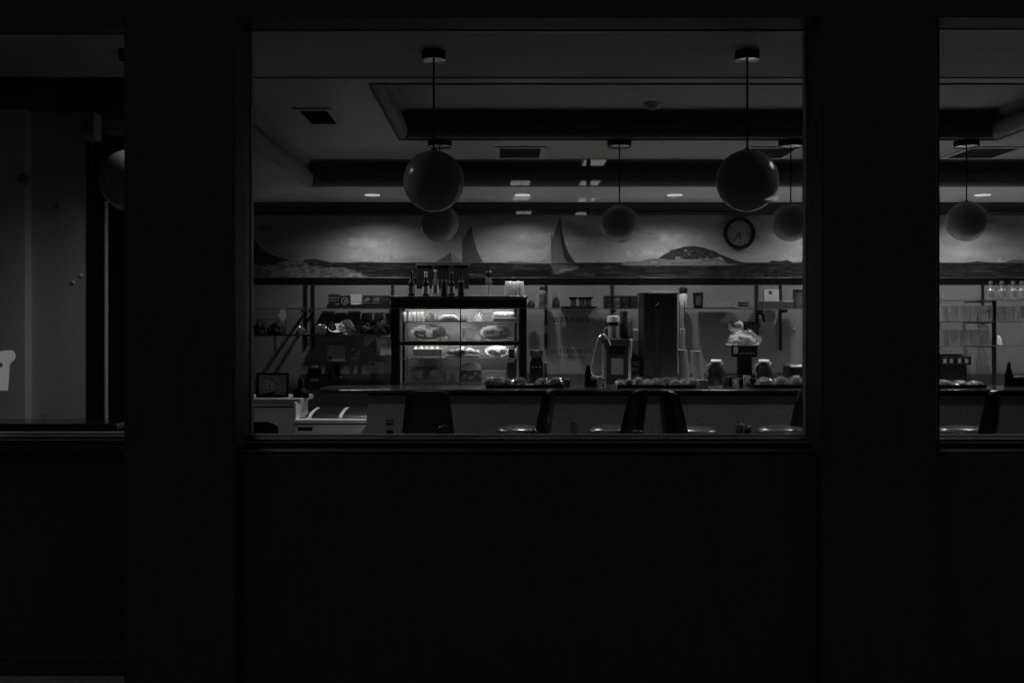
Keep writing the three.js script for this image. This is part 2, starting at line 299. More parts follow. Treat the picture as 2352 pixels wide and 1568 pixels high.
  poly(82, [[380, 640], [380, 600], [560, 606], [625, 610], [670, 596], [694, 600], [720, 612], [740, 618], [790, 614], [812, 622], [840, 634], [860, 640]]);
  for (let i = 0; i < 800; i++) { const x = 400 + rnd() * 430, y = 636 - rnd() * Math.max(3, 36 - Math.abs(x - 670) * 0.14); c.fillStyle = G(rnd() < 0.5 ? 128 : 42, 0.33); c.beginPath(); c.ellipse(x, y, 2 + rnd() * 7, 0.7 + rnd() * 1.8, rnd() * 0.6 - 0.3, 0, 7); c.fill(); }
  // two sailing boats
  const sail = (v, p) => { c.fillStyle = G(v); c.beginPath(); c.moveTo(...p[0]); for (let i = 1; i < p.length; i += 2) c.quadraticCurveTo(...p[i], ...p[i + 1]); c.closePath(); c.fill(); };
  sail(66, [[1083, 519], [1063, 545], [1061, 555], [1062, 580], [1061, 604], [1085, 607], [1110, 601], [1088, 570], [1083, 519]]);
  c.strokeStyle = G(48, 0.6); c.lineWidth = 1.2; for (const dx of [0, 6, 13, 20]) { c.beginPath(); c.moveTo(1080, 530); c.quadraticCurveTo(1068 + dx, 570, 1068 + dx * 1.7, 602); c.stroke(); }
  sail(68, [[1036, 578], [1020, 592], [1000, 601], [1020, 603], [1040, 602], [1036, 590], [1036, 578]]); sail(98, [[1040, 580], [1048, 592], [1058, 602], [1050, 603], [1040, 602], [1040, 590], [1040, 580]]);
  sail(72, [[1287, 499], [1270, 540], [1268, 552], [1266, 580], [1270, 604], [1290, 606], [1322, 604], [1292, 570], [1287, 499]]);
  sail(36, [[1287, 499], [1284, 570], [1302, 603], [1310, 604], [1322, 604], [1292, 570], [1287, 499]]);
  sail(100, [[1268, 550], [1260, 585], [1250, 604], [1258, 606], [1270, 604], [1266, 580], [1268, 550]]);
  c.strokeStyle = G(35); c.lineWidth = 1.6; c.beginPath(); c.moveTo(1267, 538); c.lineTo(1268, 605); c.stroke();
  poly(62, [[1262, 606], [1300, 608], [1330, 612], [1325, 618], [1290, 628], [1274, 630], [1268, 616]]); poly(92, [[1290, 617], [1326, 618], [1300, 622], [1280, 627]]); poly(15, [[1180, 622], [1262, 618], [1272, 632], [1180, 636]]);
  c.fillStyle = G(75); c.fillRect(1374, 599, 3, 5);
}, 2048, 284, 0.95, 1, { specularIntensity: 0.2 });
{
  const g = new THREE.BoxGeometry(X(mx1, DB) - X(mx0, DB), yMT - yMB, 0.012);
  const m = new THREE.Mesh(g, [M.dark, M.dark, M.dark, M.dark, muralMat, M.dark]); m.name = 'mural'; scene.add(m);
  m.position.set((X(mx0, DB) + X(mx1, DB)) / 2, (yMT + yMB) / 2, Z(DB - 0.006));
  tag(m, 'long painted seascape mural with sailing boats and an island above the counter', 'mural');
}
{
  const t = thing('wall_rail', 'dark horizontal beam along the wall under the seascape mural', 'beam', [0, yBB, Z(DB)]);
  part(t, 'board', bx(XL, XR, 0, yMB - yBB - 0.008, 0, 0.012, 0.003), M.beam);
  part(t, 'top_edge', bx(XL, XR, yMB - yBB - 0.008, yMB - yBB, 0, 0.016, 0.003), M.darkMetal);
}

// ---------------------------------------------------------------- lamps
function downlight(px, label, D = 10.73, top = H1, power = SPOT, soft = 2.2) {
  const t = thing('downlight', label, 'downlight', [X(px, D), top, Z(D)], 'recessed downlights in the ceiling');
  const r = L(17.5, D);
  part(t, 'trim_ring', new THREE.TorusGeometry(r - 0.006, 0.006, 8, 40).rotateX(Math.PI / 2), glow(0.8, 0.6)); // the lit reflector edge
  part(t, 'lens', cyl(r - 0.01, r - 0.01, -0.004, -0.001, 32), glow(0.7, 0.28));
  const s = new THREE.SpotLight(0xffffff, power, 0, 74 * Math.PI / 180, 1, 2);
  s.position.set(0, -0.012, 0); s.target.position.set(0, -3, 0); s.castShadow = true; s.shadow.radius = soft; s.name = 'downlight_lamp';
  t.add(s, s.target);
}
downlight(855, 'leftmost recessed downlight, between the dark ceiling step and the mural');
downlight(1200, 'recessed downlight second from left, right of the near globe lamp');
downlight(1550, 'recessed downlight between the hanging globe and the wall clock');
downlight(1905, 'recessed downlight hidden behind the pier right of the wall clock');
downlight(2258, 'recessed downlight seen through the right window');
downlight(470, 'added dim downlight near the windows, unseen behind the left pier', 6.0, HF, FRONT * 1.3, 12); downlight(2080, 'added dim downlight near the windows, unseen behind the right pier', 6.2, HF, FRONT, 12);  // two unseen lamps, added to lift the counter front and left wall
downlight(2610, 'recessed downlight beyond the right edge of the right window');

function pendant(px, ceilY, canopyTop, gx, gy, gr, D, label) {
  const t = thing('globe_pendant', label, 'pendant lamp', [X(px, D), ceilY, Z(D)], 'globe pendant lamps, switched off');
  const cy = Y(gy, D) - ceilY, r = L(gr, D), c = L(27.5, D);
  part(t, 'canopy', lathe([[0.001, 0.0], [c, 0], [c, -0.035], [c * 0.98, -0.05], [c * 0.9, -0.055]], 40), M.dark);
  part(t, 'canopy_plate', lathe([[c * 0.97, -0.052], [c * 0.95, -0.055], [c * 0.5, -0.0572], [0.001, -0.0602]], 40), M.chrome);
  part(t, 'cord', cyl(0.006, 0.006, cy + r - 0.005, -0.05, 8), M.black);
  part(t, 'cap', cyl(0.022, 0.012, cy + r - 0.004, cy + r + 0.008), M.black);
  part(t, 'globe', new THREE.SphereGeometry(r, 64, 48).translate(0, cy, 0), M.globe);
  return t;
}
const DN = 5.92, DK = 9.04;
pendant(996, HF, 120, 995, 416, 70, DN, 'large dark globe lamp hanging near the middle of the main window');
pendant(1717, HF, 120, 1719, 415, 71, DN, 'large dark globe lamp near the right side of the main window');
pendant(301, HF, 120, 301, 415, 71, DN, 'dark globe lamp half hidden at the right edge of the left window');
pendant(1010, H2, 325, 1010, 513, 43.5, DK, 'smaller globe lamp below and behind the left large globe');
pendant(1423, H2, 325, 1423, 514, 43.5, DK, 'smaller globe lamp right of the painted sailing boats');
pendant(1817, H2, 325, 1817, 511, 43.5, DK, 'smaller globe lamp right of the wall clock');
pendant(2221, H2, 325, 2221, 508, 45.5, DK, 'smaller globe lamp seen through the right window');

// air vents and a smoke detector on the ceiling
function vent(x0, x1, d0, d1, n, label) {
  const t = thing('ceiling_vent', label, 'vent', [(x0 + x1) / 2, H2, Z((d0 + d1) / 2)]), w = (x1 - x0) / 2, d = (d1 - d0) / 2, f = 0.045;
  part(t, 'frame', [bx(-w, w, -0.014, 0, d - f, d, 0.003), bx(-w, w, -0.014, 0, -d, -d + f, 0.003), bx(-w, -w + f, -0.0135, 0, -d + f, d - f, 0.003), bx(w - f, w, -0.0135, 0, -d + f, d - f, 0.003)], M.mid);
  part(t, 'duct', bx(-w + f, w - f, -0.003, -0.001, -d + f, d - f), M.black);
  for (let i = 0; i < n; i++) { const z = -d + f + (i + 0.5) * (2 * d - 2 * f) / n; part(t, 'louvre', new THREE.BoxGeometry(2 * (w - f), 0.002, 0.028).rotateX(0.6), n > 8 ? M.dark : M.mid, [0, -0.008, z]); }
  return t;
}
vent(-1.58, -1.285, 7.65, 8.25, 12, 'square dark air vent on the ceiling at upper left');
vent(-0.03, 0.45, 9.3, 9.95, 7, 'slatted ceiling vent between the two left globe lamps');
vent(2.33, 2.86, 9.3, 9.95, 7, 'ceiling vent behind the large globe at right');
vent(4.42, 4.95, 9.3, 9.95, 7, 'ceiling vent at the top of the right window');
{
  const t = thing('smoke_detector', 'round pale smoke detector inside the sunken ceiling tray', 'smoke detector', [X(1500, 8.6), H3, Z(8.6)]);
  part(t, 'base', cyl(0.072, 0.08, -0.02, 0, 32), M.mid); part(t, 'dome', lathe([[0.06, -0.02], [0.056, -0.045], [0.03, -0.055], [0.001, -0.056]], 32), M.mid); part(t, 'sensor_ring', new THREE.TorusGeometry(0.034, 0.006, 8, 28).rotateX(Math.PI / 2).translate(0, -0.052, 0), M.dark);
}
{ // wall clock
  const D = 11.3, t = thing('wall_clock', 'round wall clock with a thick black rim over the mural', 'clock', [X(1701, D), Y(535, D), Z(11.36)]);
  const R = L(37, D), r = L(29, D);
  part(t, 'rim', lathe([[R * 0.98, 0], [R, 0.02], [R * 0.95, 0.05], [R * 0.86, 0.055], [r, 0.035], [r * 0.98, 0.02]], 56).rotateX(Math.PI / 2), M.black);
  const faceMat = canvasMat((c, w) => {
    c.fillStyle = '#666666'; c.fillRect(0, 0, w, w); c.fillStyle = '#303030'; c.font = 'bold 30px sans-serif'; c.textAlign = 'center'; c.textBaseline = 'middle';
    for (let i = 1; i <= 12; i++) { const a = i * Math.PI / 6; c.fillText(String(i), w / 2 + Math.sin(a) * w * 0.385, w / 2 - Math.cos(a) * w * 0.385); }
    for (let i = 0; i < 60; i++) { c.save(); c.translate(w / 2, w / 2); c.rotate(i * Math.PI / 30); c.fillRect(-1.2, -w * 0.485, 2.4, i % 5 ? 6 : 12); c.restore(); }
  }, 256, 256, 0.5);
  part(t, 'face', new THREE.CircleGeometry(r, 48).translate(0, 0, 0.02), faceMat);
  const hand = (len, wd, deg, z) => new THREE.BoxGeometry(wd, len, 0.003).translate(0, len * 0.42, z).rotateZ(-deg * Math.PI / 180);
  part(t, 'minute_hand', hand(r * 0.85, 0.009, 222, 0.027), M.black); part(t, 'hour_hand', hand(r * 0.5, 0.014, 172, 0.024), M.black);
  part(t, 'hub', cyl(0.009, 0.009, 0, 0.012).rotateX(Math.PI / 2).translate(0, 0, 0.02), M.black);
  part(t, 'cover_glass', lathe([[0.001, 0.043], [r * 0.6, 0.041], [r * 0.99, 0.035]], 48).rotateX(Math.PI / 2), M.clear);
}

// ---------------------------------------------------------------- shelving on the back wall
const yS = Y(708, 11.1), DS = 11.1, DI = 11.2; // glass shelf
function upright(px, y1, label) {
  const D = 11.36, t = thing('shelf_upright', label, 'shelf upright', [X(px, D), Y(y1, D), Z(11.375)]);
  pbox(t, 'channel', [px - 3, px + 3, 653, y1], D, 0.015, M.black, 0.004);
  part(t, 'bracket', bx(-0.008, 0.008, yS - t.position.y - 0.045, yS - t.position.y - 0.012, 0.015, 0.26, 0.002), M.black);
  return t;
}
upright(702, 798, 'left of the pair of black shelf uprights at far left'); upright(719, 800, 'right of the pair of black shelf uprights at far left');
upright(901, 770, 'thin black shelf upright just left of the pastry case'); upright(1254, 800, 'black shelf upright just right of the pastry case');
upright(1407, 780, 'black shelf upright above the dark snack boxes'); upright(1739, 780, 'black shelf upright left of the paper notice'); upright(1794, 805, 'black shelf upright right of the paper notice');
function glassShelf(x0, x1, label) {
  const t = thing('glass_shelf', label, 'shelf', [X((x0 + x1) / 2, DS), yS, Z(DS)]);
  const p = t.position, g = new THREE.PlaneGeometry(X(x1, DS) - X(x0, DS), 0.26).rotateX(-Math.PI / 2).translate(0, -0.004, -0.13);
  part(t, 'pane', g, M.clear); pbox(t, 'front_edge', [x0, x1, 707.3, 709.5], DS, 0.004, M.darkMetal); return t;
}
glassShelf(430, 897, 'long glass shelf on the wall left of the pastry case'); glassShelf(1211, 1478, 'glass shelf on the wall right of the pastry case'); glassShelf(1560, 1870, 'glass shelf right of the tall dark machine');

// snack boxes in black trays on the left shelf
const boxPrint = (kind) => canvasMat((c, w, h) => {
  const G = (v) => `rgb(${v},${v},${v})`;
  c.fillStyle = G([26, 16, 140, 16, 30, 12][kind]); c.fillRect(0, 0, w, h);
  if (kind === 0) { c.fillStyle = G(110); c.fillRect(0, h * 0.22, w, 5); c.fillRect(0, h * 0.42, w, 4); c.fillStyle = G(130); c.beginPath(); c.moveTo(w * 0.1, h * 0.95); c.quadraticCurveTo(w * 0.4, h * 0.7, w, h * 0.66); c.lineTo(w, h * 0.78); c.quadraticCurveTo(w * 0.5, h * 0.8, w * 0.1, h); c.fill(); }
  if (kind === 1) { c.strokeStyle = G(140); c.lineWidth = 5; c.beginPath(); c.arc(w / 2, h * 0.42, w * 0.34, 0, 7); c.stroke(); c.fillStyle = G(90); c.beginPath(); c.arc(w * 0.55, h * 0.42, w * 0.16, 0, 7); c.fill(); }
  if (kind === 2) { c.fillStyle = G(110); for (const y of [0.12, 0.2, 0.3]) c.fillRect(w * 0.25, h * y, w * 0.5, 3); c.fillStyle = G(205); c.fillRect(w * 0.2, h * 0.68, w * 0.6, h * 0.24); c.fillStyle = G(60); c.fillRect(w * 0.62, h * 0.5, 9, 7); }
  if (kind >= 3) { c.fillStyle = G(kind === 5 ? 34 : 84); c.beginPath(); c.ellipse(w * 0.5, h * 0.3, w * 0.36, h * 0.14, -0.2, 0, 7); c.fill(); c.fillStyle = G(30); c.fillRect(w * 0.2, h * 0.27, w * 0.55, 5); c.fillStyle = G(kind === 5 ? 30 : 90); c.fillRect(0, h * 0.55, w, 4); c.fillStyle = G(kind === 5 ? 28 : 70); c.beginPath(); c.ellipse(w * 0.6, h * 0.82, w * 0.3, h * 0.12, 0, 0, 7); c.fill(); }
}, 96, 128, 0.8, 1, { specularIntensity: 0.3 });
[[752, 777, 673, 'dark snack box with two stripes at left end of the shelf row'], [779, 801, 676, 'dark snack box with a ring printed on it, second in the row'], [804, 828, 673, 'pale snack box in the middle of the row on the left shelf'], [831, 852, 676, 'dark snack box just right of the pale one'], [855, 874, 676, 'snack box with a light oval, second from the pastry case'], [877, 894, 676, 'small snack box nearest the pastry case on the left shelf']].forEach(([x0, x1, y0, label], i) => {
  const D = 11.14, t = thing('snack_box', label, 'box', [X((x0 + x1) / 2, D), yS, Z(D)], 'snack boxes on the left shelf');
  const w = L(x1 - x0, D) / 2, h = L(706 - y0, D), m = boxPrint(i), side = i === 2 ? M.mid : M.dark;
  const g = new THREE.BoxGeometry(w * 2, h - 0.004, 0.1).translate(0, h / 2, -0.09);
  const b = new THREE.Mesh(g, [side, side, side, side, m, side]); b.name = 'carton'; t.add(b);
  part(t, 'tray', [bx(-w - 0.006, w + 0.006, 0.001, 0.004, -0.15, 0), bx(-w - 0.006, w + 0.006, 0.004, 0.045, -0.004, 0), bx(-w - 0.006, -w - 0.003, 0.004, 0.045, -0.15, -0.004), bx(w + 0.003, w + 0.006, 0.004, 0.045, -0.15, -0.004)], M.black);
});

// lower left metal shelf with a wire rail and wrapped loaves
const yW = Y(768, 11.05);
{
  const t = thing('metal_shelf', 'black metal shelf with wire rails left of the pastry case', 'shelf', [X(740, 11.05), yW, Z(11.05)]);
  pbox(t, 'tray', [430, 888, 768, 771.5], 11.0, 0.2, M.black, 0.003);
  for (const y of [735, 743, 752]) pbox(t, 'rail', [712, 872, y, y + 1.4], 11.3, 0.006, M.black);
  pbox(t, 'rail', [430, 655, 734, 735.4], 11.3, 0.006, M.black);
  for (const x of [712, 790, 870, 655, 560]) pbox(t, 'rail_post', [x, x + 2, 733, 768], 11.3, 0.008, M.black);
}
function wrappedLoaf(px, py, r, D, base, label, breadMat = M.bread, wrapIt = true, s = px * 0.37) {
  const t = thing('wrapped_loaf', label, 'loaf', [X(px, D), base, Z(D)]), R = L(r, D), H = Y(py - r, D) - base;
  part(t, 'loaf', lump(R * 0.95, H / 1.3 * 0.9, R * 0.8, 0.4, 2.3, s, 26), breadMat);
  if (wrapIt) part(t, 'plastic_wrap', crinkle(lump(R * 1.05, H / 1.3, R * 0.92, 0.4, 5, s + 9, 24)), M.wrap);
  return t;
}
[[600, 752, 19, 'dark loaf behind clear tape at the far left end of the metal shelf'], [636, 752, 17, 'dark loaf second from left on the metal shelf'], [690, 763, 12, 'small low bag of rolls left of the shelf uprights'], [738, 758, 14, 'shiny wrapped roll just right of the shelf uprights'], [762, 752, 13, 'dark round loaf second right of the shelf uprights'],
  [795, 755, 19, 'large shiny wrapped loaf in the middle of the metal shelf'], [842, 756, 16, 'dark wrapped loaf third from the pastry case'], [860, 749, 13, 'loaf standing behind, second from the pastry case'], [879, 752, 19, 'big dark loaf touching the pastry case on the metal shelf']].forEach(([x, y, r, l], i) => wrappedLoaf(x, y, r, i === 7 ? 11.25 : 11.12, yW + 0.002, l, M.black, [2, 3, 5].includes(i)));
{
  const t = thing('plate', 'pale plate lying on the metal shelf between wrapped rolls', 'plate', [X(775, 11.1), yW + 0.002, Z(11.1)]);
  part(t, 'dish', lathe([[0.001, 0.004], [0.06, 0.004], [0.1, 0.03], [0.103, 0.03], [0.065, 0], [0.001, 0]], 32).rotateX(0.5).translate(0, 0.045, 0), M.mid); part(t, 'foot', cyl(0.04, 0.04, 0, 0.01), M.mid);
}

// back counter and cabinets
const yBC = 0.85;
{
  const t = thing('back_counter', 'long steel back counter behind the lunch counter', 'counter', [2.5, FL, Z(10.8)]);
  const b = (x0, x1, y0, y1, D0, D1, r = 0) => bx(x0 - 2.5, x1 - 2.5, y0 - FL, y1 - FL, Z(D1) - Z(10.8), Z(D0) - Z(10.8), r);
  part(t, 'worktop', b(X(880, 10.6), XR, yBC - 0.03, yBC, 10.25, DB, 0.004), M.steel);
  part(t, 'cabinet', b(X(880, 10.6) + 0.03, XR, FL, yBC - 0.03, 10.3, DB - 0.01), M.steel);
  part(t, 'backsplash', b(X(690, 11.36), XR, yBC, yBC + 0.18, DB - 0.02, DB), M.dark);
}
{
  const D = 9.6, t = thing('service_cabinet', 'pale service cabinet at the left end, picture frame on top', 'cabinet', [X(630, D), FL, Z(D)]);
  pbox(t, 'body', [430, 676, 926, 1110], D, 0.6, M.white, 0.006); pbox(t, 'top', [428, 690, 916, 926], D - 0.03, 0.66, M.mid, 0.004); pbox(t, 'top_edge', [428, 680, 933, 936], D - 0.004, 0.01, M.dark);
  const p = thing('picture_frame', 'black framed print with a cup leaning on the pale cabinet', 'picture frame', [X(615, D), Y(916, D - 0.03), Z(9.8)]);
  const print = canvasMat((c, w, h) => {
    c.fillStyle = '#8a8a8a'; c.fillRect(0, 0, w, h);
    for (let i = 0; i < 400; i++) { const v = 80 + rnd() * 90 | 0; c.fillStyle = `rgba(${v},${v},${v},.3)`; c.fillRect(rnd() * w, rnd() * h, 4 + rnd() * 14, 2 + rnd() * 6); }
    c.strokeStyle = '#c4c4c4'; c.lineWidth = 7; c.beginPath(); c.ellipse(w * 0.62, h * 0.75, w * 0.15, h * 0.2, 0.5, 0, 7); c.stroke();
    c.save(); c.translate(w * 0.33, h * 0.62); c.rotate(-0.3); c.fillStyle = '#a8a8a8'; c.fillRect(-w * 0.2, -h * 0.2, w * 0.42, h * 0.42); c.fillStyle = '#3e3e3e'; for (const [a, b] of [[-0.1, -0.1], [0.08, -0.05], [-0.08, 0.08], [0.05, 0.1]]) { c.beginPath(); c.ellipse(w * a, h * b, 12, 8, 0, 0, 7); c.fill(); } c.restore();
    c.fillStyle = '#2c2c2c'; c.save(); c.translate(w * 0.4, h * 0.9); c.rotate(-0.28); c.fillRect(-w * 0.24, -6, w * 0.45, 22); c.restore(); c.beginPath(); c.arc(w * 0.48, h * 0.2, 11, 0, 7); c.fill(); c.fillStyle = '#b8b8b8'; c.beginPath(); c.ellipse(w * 0.3, h * 0.32, 34, 12, -0.2, 0, 7); c.fill();
  }, 256, 224);
  const w = L(38, D), h = L(57, D), f = 0.022;
  const g = new THREE.Group(); g.name = 'framed_print'; g.rotation.x = -0.08; p.add(g);
  part(g, 'frame', [bx(-w, w, h - f, h, 0, 0.025, 0.004), bx(-w, w, 0, f, 0, 0.025, 0.004), bx(-w, -w + f, f, h - f, 0, 0.025, 0.004), bx(w - f, w, f, h - f, 0, 0.025, 0.004)], M.black);
  part(g, 'print', new THREE.BoxGeometry(2 * (w - f), h - 2 * f, 0.004).translate(0, h / 2, 0.008), print);
  const k = thing('syrup_bottle', 'black squat bottle on the pale cabinet right of the picture frame', 'bottle', [X(691, 9.8), Y(917, D - 0.03), Z(9.8)]);
  part(k, 'bottle', lathe([[0.001, 0], [0.1, 0], [0.1, 0.06], [0.05, 0.085], [0.042, 0.1], [0.034, 0.18], [0.001, 0.2]], 28).scale(0.8, 1, 0.8), M.black); part(k, 'collar', cyl(0.043, 0.042, 0.085, 0.092), M.dark);
}
{ // chest freezer with a curved glass lid
  const D = 9.5, t = thing('chest_freezer', 'white chest freezer with a curved dark glass lid at the counter end', 'freezer', [X(760, D), FL, Z(D)]);
  pbox(t, 'body', [676, 900, 972, 1110], D, 0.7, M.white, 0.008); pbox(t, 'front_ledge', [674, 905, 964, 972], D - 0.02, 0.14, M.white, 0.006); pbox(t, 'rubber_seal', [675, 900, 972, 975], D - 0.012, 0.02, M.black);
  pbox(t, 'handle', [683, 717, 981, 989], D - 0.012, 0.015, M.black, 0.008);
  const yt = Y(964, D - 0.02) - FL, prof = (x0, x1, k) => { // curved lid: a quarter arc rising to the back
    const s = new THREE.Shape(); s.moveTo(0.1, yt); s.absarc(0.62, yt, 0.5, Math.PI, Math.PI / 2, true); s.lineTo(0.62, yt + 0.5 - k); s.absarc(0.62, yt, 0.5 - k, Math.PI / 2, Math.PI, false); s.closePath();
    return new THREE.ExtrudeGeometry(s, { depth: x1 - x0, bevelEnabled: false, curveSegments: 20 }).scale(1, 0.13, 1).translate(0, yt * 0.87, 0).rotateY(Math.PI / 2).translate(x0, 0, 0);
  };
  const wx = (px) => X(px, 9.55) - t.position.x;
  part(t, 'glass_lid', prof(wx(712), wx(900), 0.01), M.blackGloss);
  part(t, 'lid_frame', prof(wx(703), wx(711), 0.02), M.white); part(t, 'lid_frame', prof(wx(775), wx(783), 0.016).translate(0, 0.002, 0.002), M.white);
  const s = new THREE.Shape(); s.moveTo(0, yt); s.lineTo(0, yt + 0.16); s.lineTo(0.6, yt + 0.19); s.lineTo(0.6, yt); s.closePath();
  part(t, 'end_panel', new THREE.ExtrudeGeometry(s, { depth: 0.02, bevelEnabled: false }).rotateY(Math.PI / 2).translate(wx(677), 0, 0), M.white);
}
// small things on the wall behind the left end
{
  const D = 11.3, wz = Z(11.375);
  let t = thing('card_terminal', 'dark box with a bright slot on the wall above the freezer', 'wall box', [X(720, D), Y(872, D), wz]);
  pbox(t, 'case', [707, 736, 845, 868], D, 0.07, M.black, 0.01); pbox(t, 'slot', [714, 731, 838, 844], D - 0.03, 0.05, M.chrome, 0.004); pbox(t, 'plug', [713, 730, 868, 876], D + 0.02, 0.05, M.grey, 0.004);
  t = thing('wall_phone', 'black wall telephone right of the dark box above the freezer', 'telephone', [X(766, D), Y(868, D), wz]);
  pbox(t, 'body', [756, 779, 838, 868], D, 0.07, M.black, 0.01); part(t, 'handset', tube([[-0.03, 0.14, 0.09], [-0.02, 0.08, 0.11], [0.01, 0.02, 0.1], [0.03, 0.0, 0.09]], 0.016), M.blackGloss); pbox(t, 'clip', [777, 786, 863, 866], D - 0.02, 0.03, M.chrome, 0.002);
  part(t, 'cord', tube([[0.04, 0, 0.05], [0.02, -0.08, 0.06], [-0.06, -0.14, 0.06], [-0.18, -0.2, 0.05]], 0.005, 40), M.black);
  t = thing('pinboard', 'grey pinboard with small clips on the wall under the metal shelf', 'board', [X(770, D), Y(830, D), wz]);
  pbox(t, 'board', [751, 792, 792, 830], D + 0.05, 0.02, M.grey, 0.003); part(t, 'magnet', cyl(0.02, 0.02, 0, 0.02).rotateX(Math.PI / 2), M.black, [X(757, D) - t.position.x, Y(822, D) - t.position.y, 0.04]); pbox(t, 'clip', [798 - 40, 804 - 40, 799, 804], D + 0.04, 0.01, M.mid, 0.002);
  t = thing('glint_outline', 'pair of thin chrome outlines standing in for reflections left of the pastry case', 'bracket', [X(820, D), Y(824, D), wz]);
  for (const x of [806, 823]) part(t, 'bracket', [pb(x, x + 8, 800, 801.6, D, 0.06, 0.002), pb(x, x + 8, 822, 823.6, D, 0.06, 0.002), pb(x + 6, x + 8, 801.6, 822, D, 0.01, 0.002)].map((g) => g.translate(-t.position.x, -t.position.y, -t.position.z)), M.chrome);  // chrome strips in the shape of two bright reflections, no real fitting
  t = thing('wall_notice', 'small grey paper notice on the wall next to the pastry case', 'notice', [X(862, D), Y(866, D), wz]);
  const nm = canvasMat((c, w, h) => { c.fillStyle = '#777'; c.fillRect(0, 0, w, h); c.fillStyle = '#222'; c.fillRect(14, 10, 26, 14); c.strokeStyle = '#333'; c.beginPath(); c.moveTo(46, 26); c.lineTo(70, 8); c.stroke(); c.fillStyle = '#555'; for (let y = 36; y < h - 8; y += 11) c.fillRect(10, y, w - 20 - rnd() * 24, 3); }, 96, 96, 0.85);
  const sh = new THREE.BoxGeometry(L(36, D), L(36, D), 0.004).translate(0, L(18, D), 0.004); part(t, 'sheet', sh, nm);
  t = thing('wall_cabinet', 'grey flat wall box beside the pastry case under the big loaf', 'wall box', [X(882, D), Y(816, D), wz]);
  pbox(t, 'door', [864, 900, 776, 816], D, 0.05, M.grey, 0.004); pbox(t, 'edge', [864, 900, 816, 818], D - 0.002, 0.06, M.dark, 0.002); pbox(t, 'label_plate', [874, 894, 764, 774], D - 0.01, 0.06, M.mid, 0.008);
  t = thing('wall_tap', 'small chrome tap on the wall above the picture frame at far left', 'tap', [X(644, D), Y(866, D), wz]);
  part(t, 'spout', tube([[0, 0, 0], [0, 0.01, 0.08], [0.02, 0, 0.16], [0.02, -0.04, 0.17]], 0.011, 20), M.chrome); part(t, 'handle', bx(-0.06, 0.06, 0.02, 0.034, 0.03, 0.05, 0.005), M.chrome); part(t, 'flange', cyl(0.03, 0.026, 0, 0.015).rotateX(Math.PI / 2), M.satin);
  t = thing('hand_sticker', 'small pale hand shaped sticker on the glass at left', 'sticker', [X(648, 4.64), Y(737, 4.64), Z(4.646)]);
  const s = new THREE.Shape(), q = (x, y) => [L(x, 4.64), L(y, 4.64)];
  s.moveTo(...q(-3, 0)); s.lineTo(...q(5, 0)); s.lineTo(...q(8, 10)); s.lineTo(...q(8, 24)); s.lineTo(...q(5, 24)); s.lineTo(...q(4.5, 27)); s.lineTo(...q(1, 27)); s.lineTo(...q(0.5, 28)); s.lineTo(...q(-3, 28)); s.lineTo(...q(-3.5, 25)); s.lineTo(...q(-6, 25)); s.lineTo(...q(-6, 16)); s.lineTo(...q(-10, 18)); s.lineTo(...q(-10, 14)); s.closePath();
  part(t, 'film', new THREE.ExtrudeGeometry(s, { depth: 0.0005, bevelEnabled: false }), mat(0.9, 1, { transmission: 0.9, thickness: 0 }));
}

